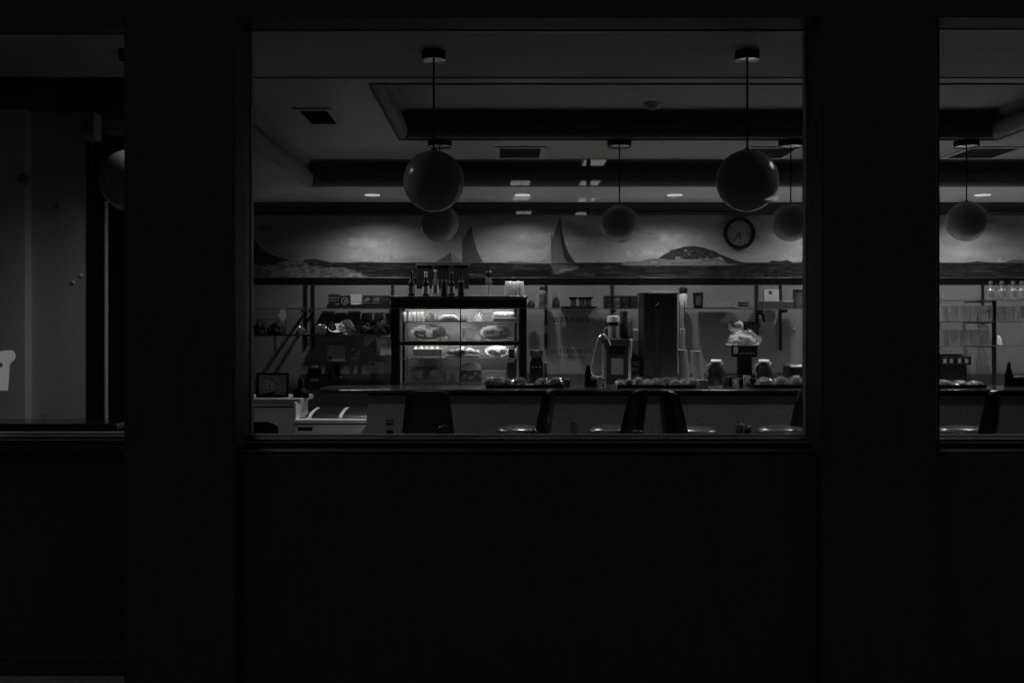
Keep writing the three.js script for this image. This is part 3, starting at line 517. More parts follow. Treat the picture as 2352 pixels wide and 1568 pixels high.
// ---------------------------------------------------------------- pastry case
const DC = 10.3, CY = (py) => Y(py, DC);
{
  const base = CY(900), t = thing('pastry_case', 'black glass fronted pastry case lit from inside on the back counter', 'display case', [X(1054, DC), yBC, Z(DC)]);
  const dep = 0.6;
  pbox(t, 'side_panel', [898, 916, 690, 905], DC, dep, M.black, 0.004); pbox(t, 'side_panel', [1194, 1210, 690, 905], DC, dep, M.black, 0.004);
  pbox(t, 'back_panel', [916, 1194, 706, 905], DC + dep - 0.02, 0.02, M.black);
  pbox(t, 'top', [895, 1212, 680, 687], DC - 0.03, dep + 0.06, M.darkMetal, 0.004); pbox(t, 'header', [898, 1210, 687, 707], DC - 0.01, 0.1, M.black, 0.003); pbox(t, 'header_trim', [900, 1208, 706.5, 708], DC - 0.018, 0.01, M.satin);
  pbox(t, 'roof', [916, 1194, 687, 690], DC + 0.1, dep - 0.12, M.black);
  pbox(t, 'bottom_rail', [916, 1194, 884, 905], DC, dep - 0.03, M.darkMetal, 0.003);
  pbox(t, 'mullion', [1056, 1058.6, 708, 890], DC - 0.004, 0.02, M.black, 0.002);
  const pane = (x0, x1) => { const g = new THREE.PlaneGeometry(X(x1, DC) - X(x0, DC), CY(708) - CY(884)); g.translate((X(x0, DC) + X(x1, DC)) / 2 - t.position.x, (CY(708) + CY(884)) / 2 - t.position.y, -0.006); part(t, 'glass_door', g, M.clear); };
  pane(916, 1056); pane(1058.6, 1194);
  for (let y = 710.5, i = 0; y < 882; y += 4.9, i++) { if (y > 783 && y < 793) continue; const g = pb(930, 1182, y, y + 3.0, 10.8, 0.012); g.translate(-t.position.x, -t.position.y, -t.position.z); part(t, 'slat', g, M.white); } // white slats of the rear doors
  for (const x of [919, 1187]) pbox(t, 'shelf_standard', [x, x + 4, 709, 884], DC + 0.06, 0.02, M.white, 0.002);
  pbox(t, 'shelf_standard', [932, 937, 709, 884], DC + 0.5, 0.02, M.mid, 0.002); pbox(t, 'shelf_standard', [1178, 1182, 709, 884], DC + 0.5, 0.02, M.mid, 0.002);
  const shelf = (y) => { const s = part(t, 'shelf', bx(X(917, DC) - t.position.x, X(1193, DC) - t.position.x, CY(y) - 0.006 - yBC, CY(y) - 0.001 - yBC, -dep + 0.05, -0.05), M.clear); const e = pb(917, 1193, y - 0.8, y + 1.6, DC + 0.04, 0.01); e.translate(-t.position.x, -t.position.y, -t.position.z); part(s, 'edge_strip', e, M.satin); };
  shelf(739); shelf(823);
  pbox(t, 'light_housing', [916, 1194, 784.5, 793], DC + 0.012, 0.07, M.black, 0.003); pbox(t, 'housing_trim', [916, 1194, 783, 784.6], DC + 0.016, 0.05, M.satin);
  part(t, 'shelf', bx(X(917, DC) - t.position.x, X(1193, DC) - t.position.x, CY(785) - 0.006 - yBC, CY(785) - 0.001 - yBC, -dep + 0.05, -0.085), M.clear);
  for (const y of [709, 793.5]) { // fluorescent tubes behind the header and under the middle shelf
    const w = L(256, DC), tb = part(t, 'light_tube', new THREE.CylinderGeometry(0.009, 0.009, w, 16).rotateZ(Math.PI / 2), glow(0.8, 0.6), [0, CY(y) - yBC + (y > 750 ? 0.013 : 0.016), -0.115]);
    const a = new THREE.RectAreaLight(0xffffff, y > 750 ? TUBE * 0.5 : TUBE, w, 0.025); a.name = 'tube_lamp';
    a.position.set(0, tb.position.y - 0.011, -0.115); t.add(a); a.lookAt(t.position.x, tb.position.y + yBC - 0.5, t.position.z - 0.115 - 0.8);
  }
}
// what stands in the case; y is the picture line of the shelf it stands on, k how deep inside
const inCase = (name, label, cat, px, shelfY, k = 0.18, group) => thing(name, label, cat, [X(px, DC + k), CY(shelfY) - 0.001, Z(DC + k)], group);
const W = (px) => L(px, DC + 0.2);
[[929, 0], [941, 1], [951, 2], [960, 3], [969, 4]].forEach(([px, i]) => {
  const t = inCase('dessert_glass', ord[i] + ' tall dessert glass from the left on the top shelf of the case', 'glass', px, 739, 0.16 + (i % 2) * 0.06);
  part(t, 'glass', lathe([[0.001, 0.002], [W(3.5), 0.002], [W(4.4), 0.105], [W(4.1), 0.105], [W(3.2), 0.008], [0.001, 0.008]], 20), M.frosted); part(t, 'filling', cyl(W(3), W(3.6), 0.01, 0.05 + 0.01 * i, 16), i % 2 ? M.cream : M.mid);
});
[[984, 731, 8], [1000, 732, 7], [990, 725, 7], [1066, 731, 8]].forEach(([px, py, r], i) => { const t = inCase('pastry', ord[i] + ' dark glazed pastry from the left in the heap on the top shelf', 'pastry', px, 739, 0.2 + (i === 2 ? 0.08 : 0)); part(t, 'dough', lump(W(r), i === 2 ? 0.075 : 0.05, W(r), 0.1, 2, i * 3), M.bread); part(t, 'glaze', lump(W(r * 0.92), i === 2 ? 0.08 : 0.055, W(r * 0.9), 0.18, 3, i * 5), M.fruit); });
{
  let t = inCase('pie', 'pale domed pie in a wrap beside the centre bar on the top shelf', 'pie', 1031, 739, 0.16);
  part(t, 'crust', lump(W(26), 0.062, W(20), 0.08, 2, 2, 28), M.cream); part(t, 'dish', lathe([[0.001, 0], [W(20), 0], [W(29), 0.02], [W(28), 0.022], [W(19), 0.004], [0.001, 0.004]], 32), M.mid); part(t, 'plastic_wrap', lump(W(28), 0.07, W(21), 0.14, 3, 8, 28), M.wrap);
  t = inCase('wrapped_cake', 'lower wrapped cake of the pale pair at the right end of the top shelf', 'cake', 1160, 739, 0.18);
  part(t, 'cake', new RoundedBoxGeometry(W(54), 0.045, W(34), 3, 0.015).translate(0, 0.025, 0), M.pastry); part(t, 'plastic_wrap', lump(W(32), 0.05, W(20), 0.25, 3, 4, 28), M.wrap);
  t = inCase('wrapped_cake', 'upper pale wrapped cake of the pair at the right end of the top shelf', 'cake', 1158, 727.5, 0.2);
  part(t, 'cake', new RoundedBoxGeometry(W(48), 0.05, W(30), 3, 0.02).translate(0, 0.028, 0), M.cream); part(t, 'plastic_wrap', lump(W(30), 0.055, W(18), 0.25, 3, 14, 28), M.wrap);
  // second shelf: two oval platters
  const platter = (px, sy, rx, ry, label, a, b, dim) => { // an oval dish propped up towards the viewer
    const p = inCase('oval_platter', label, 'platter', px, sy, 0.2), w = W(rx), h = W(ry), lift = h * 0.98, tl = -0.5;
    const put = (g, up = 0) => g.rotateX(tl).translate(0, lift + up, 0);
    part(p, 'dish', put(new THREE.CylinderGeometry(1, 0.9, 0.012, 44).rotateX(Math.PI / 2).scale(w, h, 1)), dim ? M.grey : M.white);
    part(p, 'rim', put(new THREE.TorusGeometry(1, 0.05, 8, 48).scale(w, h, 0.12).translate(0, 0, 0.008)), dim ? M.grey : M.white);
    part(p, 'pastry', put(lump(w * 0.42, h * 0.5, 0.05, 0.2, 2, px, 24, false).translate(-w * 0.4, -h * 0.1, 0.03)), a);
    part(p, 'slice', put(new RoundedBoxGeometry(w * 0.42, h * 0.72, 0.05, 3, 0.012).translate(w * 0.06, -h * 0.32, 0.04)), b);
    part(p, 'roll', put(lump(w * 0.36, h * 0.42, 0.045, 0.2, 2, px + 4, 24, false).translate(w * 0.5, h * 0.08, 0.03)), a);
    part(p, 'stand', [bx(-w * 0.4, w * 0.4, 0, 0.006, -0.06, 0.04), bx(-w * 0.3, w * 0.3, 0.006, 0.03, 0.03, 0.035)], M.mid); return p;
  };
  platter(984, 784, 40, 20, 'oval platter with a pale slice on the second shelf, left door', M.mid, M.white);
  platter(1140, 784, 36, 19.5, 'oval platter of pastries on the second shelf, right door', M.mid, M.cream);
  t = inCase('cup', 'small pale cup beside the centre bar on the second shelf', 'cup', 1066, 784, 0.2); part(t, 'body', lathe([[0.001, 0], [0.018, 0], [0.026, 0.13], [0.023, 0.13], [0.016, 0.006], [0.001, 0.006]]), M.frosted); part(t, 'lid', cyl(0.027, 0.025, 0.13, 0.14), M.mid);
  // third shelf: frosted cake, fruit tart, wrapped pie, dark box
  t = inCase('frosted_cake', 'white frosted rectangular cake with cream swirls on the third shelf', 'cake', 983, 823, 0.2);
  part(t, 'cake', new RoundedBoxGeometry(W(68), 0.09, W(40), 3, 0.006).translate(0, 0.052, 0), M.mid); part(t, 'board', bx(-W(39), W(39), 0, 0.006, -W(24), W(26), 0.002), M.mid);
  for (const [x, z] of [[-27, 10], [-14, 12], [-2, 10], [10, 12], [22, 10], [-20, -8], [0, -8], [20, -8]]) part(t, 'cream_swirl', lathe([[0.001, 0.0], [W(5), 0], [W(5.4), 0.01], [W(3), 0.024], [0.001, 0.034]], 14).translate(W(x), 0.092, W(z)), M.grey);
  for (let i = 0; i < 12; i++) part(t, 'cream_pearl', new THREE.SphereGeometry(W(2.6), 10, 8).translate(-W(32) + i * W(5.8), 0.012, W(21)), M.cream);
  t = inCase('cake_box', 'pale open cake box lid behind the white frosted cake', 'box', 992, 823, 0.42); part(t, 'lid', bx(-W(36), W(36), 0, 0.135, -0.01, 0.01, 0.003), M.mid); part(t, 'flap', bx(-W(36), W(36), 0, 0.01, 0.01, 0.05), M.mid);
  t = inCase('fruit_tart', 'tart heaped with glossy dark and pale berries on the third shelf', 'tart', 1062, 823, 0.18);
  part(t, 'dish', lathe([[0.001, 0], [W(26), 0], [W(40), 0.05], [W(38.5), 0.052], [W(25), 0.006], [0.001, 0.006]], 36).scale(1, 1, 0.5), M.clear);
  part(t, 'cake', lathe([[0.001, 0.006], [W(28), 0.006], [W(29), 0.05], [0.001, 0.055]], 30).scale(1, 1, 0.6), M.bread);
  for (let i = 0; i < 60; i++) { const a = rnd() * 7, r = Math.sqrt(rnd()) * 36, r2 = 3.4 + rnd() * 2.6; part(t, 'berry', new THREE.SphereGeometry(W(r2), 10, 8).translate(W(Math.cos(a) * r), 0.055 + (1 - r / 34) * 0.06 * rnd() + 0.008, W(Math.sin(a) * r * 0.6)), [M.fruit, M.cream, M.mid, M.fruit][i % 4]); }
  for (let i = 0; i < 14; i++) part(t, 'cream_pearl', new THREE.SphereGeometry(W(4), 10, 8).translate(-W(34) + i * W(5.3), 0.02, W(15)), M.cream);
  platter(1142, 823, 27, 14.5, 'small pale pie platter tilted up on the third shelf at right', M.cream, M.pastry);
  t = inCase('jar', 'short black jar at the right end of the third shelf', 'jar', 1174, 823, 0.14); part(t, 'body', lathe([[0.001, 0], [W(6.5), 0], [W(6.5), 0.08], [W(5), 0.085], [0.001, 0.085]]), M.black); part(t, 'lid', cyl(W(6), W(6), 0.085, 0.095), M.dark);
  t = inCase('wrapped_roll', 'small wrapped roll right of the black jar on the third shelf', 'roll', 1186, 823, 0.16); part(t, 'roll', lump(W(5), 0.08, W(5), 0.1, 2), M.cream); part(t, 'plastic_wrap', lump(W(6), 0.09, W(6), 0.2, 4, 2), M.wrap);
  [[1020, 784, 11, 0.3, 'small wrapped roll beside the left platter on the second shelf'], [1096, 784, 12, 0.34, 'small wrapped bun left of the right platter on the second shelf'], [1100, 739, 12, 0.36, 'flat wrapped pastry in the middle of the top shelf, right door'], [1032, 882, 13, 0.32, 'dim wrapped roll right of the large oval platter on the bottom shelf']].forEach(([px, sy, rr, k, label], i) => {
    t = inCase('wrapped_roll', label, 'roll', px, sy, k); part(t, 'roll', lump(W(rr), 0.05 + 0.012 * i, W(rr), 0.2, 2.4, px), [M.pastry, M.mid, M.cream, M.pastry][i]); part(t, 'plastic_wrap', crinkle(lump(W(rr * 1.15), 0.06 + 0.012 * i, W(rr * 1.1), 0.35, 5, px * 0.3, 22)), M.wrap);
  });
  // bottom shelf
  platter(977, 880, 39, 19, 'large dim oval platter on the bottom shelf, left door', M.grey, M.dark, true);
  t = inCase('sandwich_plate', 'dark layered cake with berries beside the centre bar on the bottom shelf', 'cake', 1082, 878, 0.16);
  part(t, 'cake', lump(W(28), 0.12, W(16), 0.12, 2, 6, 26), M.bread); part(t, 'layer', lump(W(24), 0.06, W(15), 0.14, 3, 9, 24).translate(0, 0.12, 0), M.cream);
  for (let i = 0; i < 8; i++) part(t, 'berry', new THREE.SphereGeometry(W(3.5), 10, 8).translate(-W(20) + i * W(6), 0.045 + 0.02 * (i % 3), W(15)), i % 2 ? M.cream : M.fruit);
  for (let i = 0; i < 5; i++) { t = inCase('cake_tray', ord[i] + ' pale tray from the top in the stack on the bottom shelf', 'tray', 1133 + (i % 2), 884, 0.16, 'pale trays stacked in the pastry case'); t.position.y += 0.018 + (4 - i) * 0.03; part(t, 'tray', [new RoundedBoxGeometry(W(56), 0.012, W(36), 2, 0.004), new RoundedBoxGeometry(W(50), 0.014, W(30), 2, 0.004).translate(0, -0.011, 0)], M.white); part(t, 'rim', bx(-W(28), W(28), 0.006, 0.009, W(17), W(18)), M.white); }
  t = inCase('coffee_bag', 'black bag standing at the right end of the bottom shelf', 'bag', 1176, 886, 0.14); part(t, 'bag', new RoundedBoxGeometry(W(22), 0.22, W(16), 3, 0.02).translate(0, 0.11, 0), M.black); part(t, 'fold', new RoundedBoxGeometry(W(20), 0.025, W(8), 2, 0.008).translate(0, 0.232, 0), M.dark);
}

// bottles, cup stack and panel on top of the case
const yCT = CY(680);
const bottleProf = (r, h) => [[0.001, 0], [r, 0], [r, h * 0.52], [r * 0.85, h * 0.6], [r * 0.42, h * 0.68], [r * 0.38, h * 0.93], [r * 0.46, h * 0.94], [r * 0.44, h], [0.001, h]];
[[945, 623, 0, 'dark bottle with a pale label at the left end of the case top', M.dark], [978, 624, 1, 'dark bottle with a white neck band, second on the case top', M.blackGloss], [1000, 620, 1, 'clear bottle third from the left on the case top', M.clear], [1020, 622, 2, 'plain black bottle fourth from the left on the case top', M.blackGloss], [1037, 625, 0, 'slim black bottle second from the right on the case top', M.blackGloss], [1059, 623, 2, 'stout black bottle at the right end of the bottle row', M.blackGloss]].forEach(([px, py, k, label, m], i) => {
  const D = DC + 0.14 + (i % 2) * 0.05, t = thing('bottle', label, 'bottle', [X(px, D), yCT, Z(D)], 'bottles on the pastry case'), h = Y(py, D) - yCT, r = L(7.6, D);
  part(t, 'glass', lathe(bottleProf(r, h), 28), m);
  part(t, 'paper_label', cyl(r + 0.0008, r + 0.0008, h * 0.12, h * 0.42, 28, true), [M.grey, M.mid, M.dark][k]);
  part(t, 'cap', cyl(r * 0.48, r * 0.45, h * 0.95, h * 1.01), [M.satin, M.white, M.black][k]);
  if (i === 1) part(t, 'neck_band', cyl(r * 0.41, r * 0.4, h * 0.78, h * 0.93, 20, true), M.mid);
});
{
  const D = DC + 0.2; let t = thing('pump_bottle', 'clear pump bottle with a bent spout right of the bottle row', 'bottle', [X(1122, D), yCT, Z(D)]); const h = Y(625, D) - yCT;
  part(t, 'bottle', lathe([[0.001, 0.002], [L(8.5, D), 0.002], [L(8.5, D), h * 0.62], [L(7, D), h * 0.72], [L(4, D), h * 0.76], [L(4, D), h * 0.82]], 28), M.clear);
  part(t, 'pump', [cyl(L(5, D), L(4.5, D), h * 0.8, h * 0.92), cyl(0.006, 0.006, h * 0.92, h * 1.14)], M.black);
  part(t, 'spout', tube([[-0.03, h * 0.98, 0.01], [-0.01, h * 1.02, 0], [0.015, h * 1.04, 0], [0.03, h * 0.98, 0]], 0.009), M.satin); part(t, 'dip_tube', cyl(0.004, 0.004, 0.02, h * 0.8, 8), M.black);
  t = thing('display_board', 'black three panel board behind the bottles on the case', 'board', [X(1016, 10.95), Y(664, 10.95), Z(10.95)]);
  for (const [a, b] of [[957, 992], [999, 1030], [1044, 1077]]) pbox(t, 'panel', [a, b, 609, 663], 10.94, 0.02, M.black, 0.003);
  pbox(t, 'backing', [958, 1076, 610, 662], 10.965, 0.012, M.grey); pbox(t, 'top_edge', [955, 1079, 606, 609], 10.93, 0.045, M.satin, 0.002);
  part(t, 'bracket', bx(-0.02, 0.02, 0.02, 0.06, -0.43, -0.03), M.black);
  for (let i = 0; i < 6; i++) {
    const px = [1166, 1178, 1190, 1197, 1172, 1184][i], dz = i < 4 ? 0 : -0.05;
    t = thing('tumbler', ord[i] + ' upturned ribbed tumbler in the cluster at the right end of the case top', 'glass', [X(px, D), yCT, Z(D) + dz]); const hh = Y(646 + (i % 2), D) - yCT;
    part(t, 'glass', lathe([[L(7.5, D), 0], [L(7, D), hh * 0.7], [L(5.6, D), hh * 0.95], [L(4.8, D), hh], [0.001, hh], [0.001, hh - 0.006], [L(4.6, D), hh - 0.006], [L(6.7, D), hh * 0.7], [L(7.2, D), 0]], 20), M.frosted);
    part(t, 'rim', new THREE.TorusGeometry(L(7.3, D), 0.002, 6, 24).rotateX(Math.PI / 2), M.clear);
  }
}

// ---------------------------------------------------------------- right of the case: shelf goods
const onShelf = (name, label, cat, px, D = DI, group) => thing(name, label, cat, [X(px, D), yS, Z(D)], group);
const S = (px) => L(px, DI);
for (const [px, l] of [[1220, 'tumbler half filled with dark beans right beside the case'], [1277, 'tumbler half filled with dark beans, left of the black rimmed cups']]) {
  const t = onShelf('bean_tumbler', l, 'glass', px);
  part(t, 'glass', lathe([[0.001, 0], [S(8.5), 0], [S(11), S(38)], [S(10.4), S(38)], [S(8.1), 0.006], [0.001, 0.006]], 24), M.clear); part(t, 'beans', lump(S(9), S(px < 1250 ? 13 : 19), S(9), 0.1, 4, px, 20).translate(0, 0.008, 0), M.black);
}
{
  let t = onShelf('syrup_jar', 'clear jar with a dark label and black lid on the right shelf', 'jar', 1247);
  part(t, 'jar', lathe([[0.001, 0], [S(10), 0], [S(11), S(30)], [S(8), S(38)], [S(7), S(42)]], 28), M.clear); part(t, 'lid', cyl(S(8), S(7), S(42), S(50)), M.black); part(t, 'jar_label', lathe([[S(10.4), S(9)], [S(11.1), S(32)]], 28).scale(0.7, 1, 1.02), M.dark); part(t, 'syrup', cyl(S(9.4), S(9.6), 0.004, S(9)), M.bread);
  t = onShelf('saucer_tray', 'flat black tray under three black rimmed cups on the shelf', 'tray', 1329, 11.22);
  part(t, 'tray', [bx(-S(36), S(36), 0.002, S(2.5), -S(26), S(24), 0.003), bx(-S(41), S(41), S(2.5), S(4), -S(30), S(27), 0.003)], M.black); part(t, 'rim', bx(-S(41), S(41), S(4), S(5), S(26), S(27)), M.dark);
  [[1317, 0], [1337, 1], [1352, 2]].forEach(([px, i]) => { const c = onShelf('rimmed_cup', ['left', 'middle', 'right'][i] + ' flared steel cup with a black rim on the flat black tray', 'cup', px, DI, 'rimmed cups on the black tray'); c.position.y += S(4); part(c, 'body', lathe([[0.001, 0], [S(8), 0], [S(6), S(9)], [S(6.5), S(15)], [S(9), S(18)]], 24), M.darkMetal); part(c, 'rim', lathe([[S(6.8), S(17)], [S(11), S(21)], [S(10), S(22)], [S(6), S(18)]], 24), M.black); });
  [[1388, 1407], [1408, 1427], [1428, 1446], [1447, 1466]].forEach(([a, b], i) => {
    t = onShelf('tea_box', ord[i] + ' dark printed tea box from the left beside the tall black machine', 'box', (a + b) / 2, 11.13); const w = S(b - a - 1) / 2, g = new THREE.BoxGeometry(w * 2, S(28), 0.12).translate(0, S(14), -0.06), m = boxPrint(i === 1 ? 4 : 5);
    const q = new THREE.Mesh(g, [M.dark, M.dark, M.dark, M.dark, m, M.dark]); q.name = 'carton'; t.add(q); part(t, 'lid', bx(-w, w, S(28), S(29), -0.12, 0.002), M.dark);
  });
  t = onShelf('shaker_bottle', 'pale squeeze bottle with a dark cap right of the tall machine', 'bottle', 1570);
  part(t, 'bottle', lathe([[0.001, 0], [S(10), 0], [S(10), S(28)], [S(8), S(34)]], 24), M.mid); part(t, 'cap', lathe([[S(8), S(34)], [S(9.5), S(37)], [S(9.5), S(45)], [S(7), S(49)], [0.001, S(49)]]), M.black);
  t = onShelf('canister', 'black flared canister beside the row of small glasses', 'canister', 1604);
  part(t, 'body', lathe([[0.001, 0], [S(10.5), 0], [S(12), S(35)]], 28), M.black); part(t, 'lid', cyl(S(13), S(13), S(35), S(37)), M.dark); part(t, 'canister_label', lathe([[S(10.9), S(8)], [S(11.7), S(28)]], 20).scale(0.96, 1, 1.02), M.dark);
  for (let i = 0; i < 8; i++) { t = onShelf('shot_glass', ord[i] + ' small upturned glass from the left in the row on the right shelf', 'glass', 1626 + i * 8.2, 11.17 + (i % 2) * 0.06); t.position.y += S(2); part(t, 'glass', lathe([[S(4.2), 0], [S(3.6), S(15)], [0.001, S(15)], [0.001, S(13.6)], [S(3.2), S(13.6)], [S(3.8), 0]], 18), M.clear); part(t, 'rim', new THREE.TorusGeometry(S(4), 0.0015, 6, 20).rotateX(Math.PI / 2), M.clear); }
  t = onShelf('bar_mat', 'dark mat under the row of small upturned glasses on the right shelf', 'mat', 1648, 11.22); part(t, 'mat', bx(-S(40), S(38), 0.001, S(1.6), -S(28), S(22), 0.002), M.black); part(t, 'rim', bx(-S(40), S(38), S(1.6), S(2), S(21), S(22)), M.dark);
  for (let i = 0; i < 4; i++) { t = onShelf('saucer', ord[3 - i] + ' grey saucer from the top of the pile right of the small glasses', 'saucer', 1707 + (i === 0 ? -3 : 1), 11.2, 'saucers piled on the right shelf'); t.position.y += 0.001 + i * S(3.6); part(t, 'plate', lathe([[0.001, 0], [S(8), 0], [S(15), S(3)], [S(15), S(3.5)], [S(8), S(1.2)], [0.001, S(1.2)]], 32), i % 2 ? M.dark : M.grey); }
  t = onShelf('carton', 'grey carton with a light top on the shelf under the paper notice', 'box', 1778, 11.13); part(t, 'box', bx(-S(24), S(24), 0, S(16), -0.2, 0, 0.004), M.dark); part(t, 'lid', bx(-S(23), S(14), S(16), S(17.5), -0.2, -0.002, 0.003), M.grey);
  t = onShelf('carton', 'dark low carton just left of the window edge on the shelf', 'box', 1811, 11.14); part(t, 'box', bx(-S(13), S(13), 0, S(15), -0.12, 0, 0.004), M.dark); part(t, 'lid', bx(-S(10), S(13), S(15), S(17.5), -0.11, -0.003, 0.003), M.grey);
  t = onShelf('coffee_tin', 'tall dark tin at the right end of the shelf by the window edge', 'tin', 1834, 11.16); part(t, 'tin', cyl(S(12), S(12), 0, S(38), 30), M.dark); part(t, 'lid', cyl(S(12.5), S(12), S(38), S(43), 30), M.black); part(t, 'tin_label', cyl(S(12.1), S(12.1), S(8), S(28), 30, true), M.valance);
  const pm = canvasMat((c, w, h) => { c.fillStyle = '#8d8d8d'; c.fillRect(0, 0, w, h); c.fillStyle = '#303030'; c.fillRect(w * 0.3, h * 0.1, 22, 26); c.fillStyle = '#707070'; for (let y = 50; y < h; y += 14) c.fillRect(10, y, w - 24, 4); }, 96, 112, 0.9);
  t = thing('paper_notice', 'pale paper notice with a dark emblem between the right shelf uprights', 'notice', [X(1773, 11.37), Y(700, 11.37), Z(11.375)]); part(t, 'sheet', new THREE.BoxGeometry(L(34, 11.37), L(36, 11.37), 0.003).translate(0, L(18, 11.37), 0.003), pm);
  // warning poster on the wall below the shelf
  const wm = canvasMat((c, w, h) => {
    c.fillStyle = '#606060'; c.fillRect(0, 0, w, h); c.fillStyle = '#1a1a1a'; c.textAlign = 'center';
    c.font = 'bold 88px sans-serif'; c.fillText('WARNING', w / 2, h * 0.165, w * 0.8);
    c.fillStyle = '#3a3a3a'; for (let y = h * 0.2; y < h * 0.47; y += 20) for (let x = w * 0.12; x < w * 0.86;) { const l = 10 + rnd() * 40; c.fillRect(x, y, l, 7); x += l + 8; }
    c.fillStyle = '#3a3a3a'; c.fillRect(w * 0.06, h * 0.485, w * 0.88, 4);
    c.fillStyle = '#101010'; c.font = 'bold 66px serif'; c.fillText('GOVERNMENT', w / 2, h * 0.575, w * 0.9); c.fillText('WARNING', w / 2, h * 0.66, w * 0.6); c.fillRect(w * 0.08, h * 0.68, w * 0.8, 3);
    c.fillStyle = '#3e3e3e'; for (let y = h * 0.71; y < h * 0.95; y += 19) for (let x = w * 0.1; x < w * 0.88;) { const l = 10 + rnd() * 36; c.fillRect(x, y, l, 6); x += l + 8; }
  }, 512, 840, 0.85);
  t = thing('warning_poster', 'large paper poster headed WARNING on the wall under the tray shelf', 'poster', [X(1312, 11.37), Y(884, 11.37), Z(11.375)]); part(t, 'sheet', new THREE.BoxGeometry(L(108, 11.37), L(172, 11.37), 0.003).translate(0, L(86, 11.37), 0.003), wm);
}

// ---------------------------------------------------------------- machines and things on the back counter
const onBack = (name, label, cat, px, D = 10.5, group) => thing(name, label, cat, [X(px, D), yBC, Z(D)], group);
{
  let t = onBack('coffee_brewer', 'tall matt black drinks machine standing on the back counter', 'coffee machine', 1517, 10.45);
  pbox(t, 'body', [1478, 1557, 676, 868], 10.45, 0.4, M.brewer, 0.02); pbox(t, 'top', [1475, 1558, 671, 676], 10.44, 0.42, M.darkMetal, 0.005); pbox(t, 'door_strip', [1503, 1516, 690, 862], 10.44, 0.012, M.dark, 0.004);
  pbox(t, 'drip_ledge', [1475, 1510, 866, 872], 10.4, 0.1, M.darkMetal, 0.004); pbox(t, 'base', [1476, 1546, 878, 900], 10.42, 0.4, M.black, 0.006); pbox(t, 'base_panel', [1490, 1532, 880, 892], 10.414, 0.01, M.dark, 0.003);
  part(t, 'knob', cyl(0.03, 0.024, 0, 0.03).rotateX(Math.PI / 2), M.black, [X(1510, 10.45) - t.position.x, Y(704, 10.45) - yBC, 0]); part(t, 'lever', tube([[X(1505, 10.45) - t.position.x, Y(702, 10.45) - yBC, 0.035], [X(1511, 10.45) - t.position.x, Y(697, 10.45) - yBC, 0.04]], 0.005, 6), M.chrome);
  // blender-like canister on a machine, with a pipe and a hose
  t = onBack('espresso_machine', 'steel sided espresso machine with a canister on top and a hose', 'coffee machine', 1420, 10.5);
  pbox(t, 'body', [1392, 1450, 784, 905], 10.5, 0.4, M.dark, 0.008); pbox(t, 'side_trim', [1443, 1450, 782, 900], 10.495, 0.05, M.satin, 0.003); pbox(t, 'hood', [1388, 1446, 778, 795], 10.46, 0.3, M.dark, 0.008);
  pbox(t, 'group_head', [1402, 1436, 800, 816], 10.44, 0.1, M.black, 0.01); pbox(t, 'front_panel', [1404, 1432, 822, 860], 10.494, 0.01, M.grey, 0.004); pbox(t, 'drip_tray', [1392, 1448, 884, 892], 10.4, 0.14, M.satin, 0.004);
  part(t, 'steam_wand', cyl(0.012, 0.012, Y(890, 10.42) - yBC, Y(778, 10.42) - yBC, 14), M.satin, [X(1385, 10.42) - t.position.x, 0, 0.08]); part(t, 'collar', cyl(0.018, 0.018, Y(788, 10.42) - yBC, Y(776, 10.42) - yBC, 14), M.darkMetal, [X(1385, 10.42) - t.position.x, 0, 0.08]);
  const h = (x, y, z) => [X(x, 10.42) - t.position.x, Y(y, 10.42) - yBC, z];
  part(t, 'hose', tube([h(1403, 792, 0.06), h(1396, 776, 0.08), h(1385, 768, 0.09), h(1374, 776, 0.1), h(1366, 800, 0.1), h(1359, 832, 0.1), h(1357, 850, 0.1), h(1363, 861, 0.1), h(1372, 864, 0.1), h(1382, 863, 0.09)], 0.009, 60), M.satin);
  const k = thing('canister', 'steel lidded canister standing on top of the espresso machine', 'canister', [X(1409, 10.62), Y(778, 10.46), Z(10.62)]); const l = (px) => L(px, 10.62);
  part(k, 'body', cyl(l(12), l(12.5), 0, l(29), 30), M.grey); part(k, 'band', cyl(l(10), l(10), l(29), l(39), 30), M.black); part(k, 'lid', lathe([[l(14.5), l(38)], [l(14.5), l(50)], [l(12), l(52)], [0.001, l(53)]], 32), M.mid); part(k, 'knob', cyl(l(2.4), l(2), l(53), l(57)), M.satin); part(k, 'handle', tube([[-l(12), l(26), 0], [-l(19), l(24), 0], [-l(19), l(8), 0], [-l(12), l(5), 0]], 0.008, 20), M.satin);
  const u = thing('thermos', 'dark pitcher behind the steel canister on the espresso machine', 'pitcher', [X(1433, 10.7), Y(778, 10.46), Z(10.7)]); part(u, 'body', cyl(l(10), l(9), 0, l(58), 24), M.dark); part(u, 'lid', cyl(l(9.5), l(8), l(58), l(63), 24), M.black);
  for (const [px, hh, lab] of [[1436, 66, 'left tube of the pair of stacked paper cups behind the espresso machine'], [1449, 66, 'right tube of the pair of stacked paper cups behind the espresso machine']]) {
    const c = thing('cup_dispenser', lab, 'dispenser', [X(px, 10.78), Y(778, 10.46), Z(10.78)]); const q = (p) => L(p, 10.78); part(c, 'tube', cyl(q(5.5), q(5.5), 0, q(hh), 22, true), M.clear); part(c, 'base', cyl(q(6), q(6), 0, q(2), 22), M.black);
    for (let i = 0; i < 16; i++) part(c, 'cup', lathe([[q(3.6), 0], [q(5), q(4.8)], [q(5.2), q(4.8)]], 18).translate(0, q(2 + i * 2.4), 0), M.white);
  }
  t = onBack('plate_rack', 'pale stack of folded towels behind the tall black machine', 'towels', 1462, 10.9); t.position.y = Y(822, 10.9);
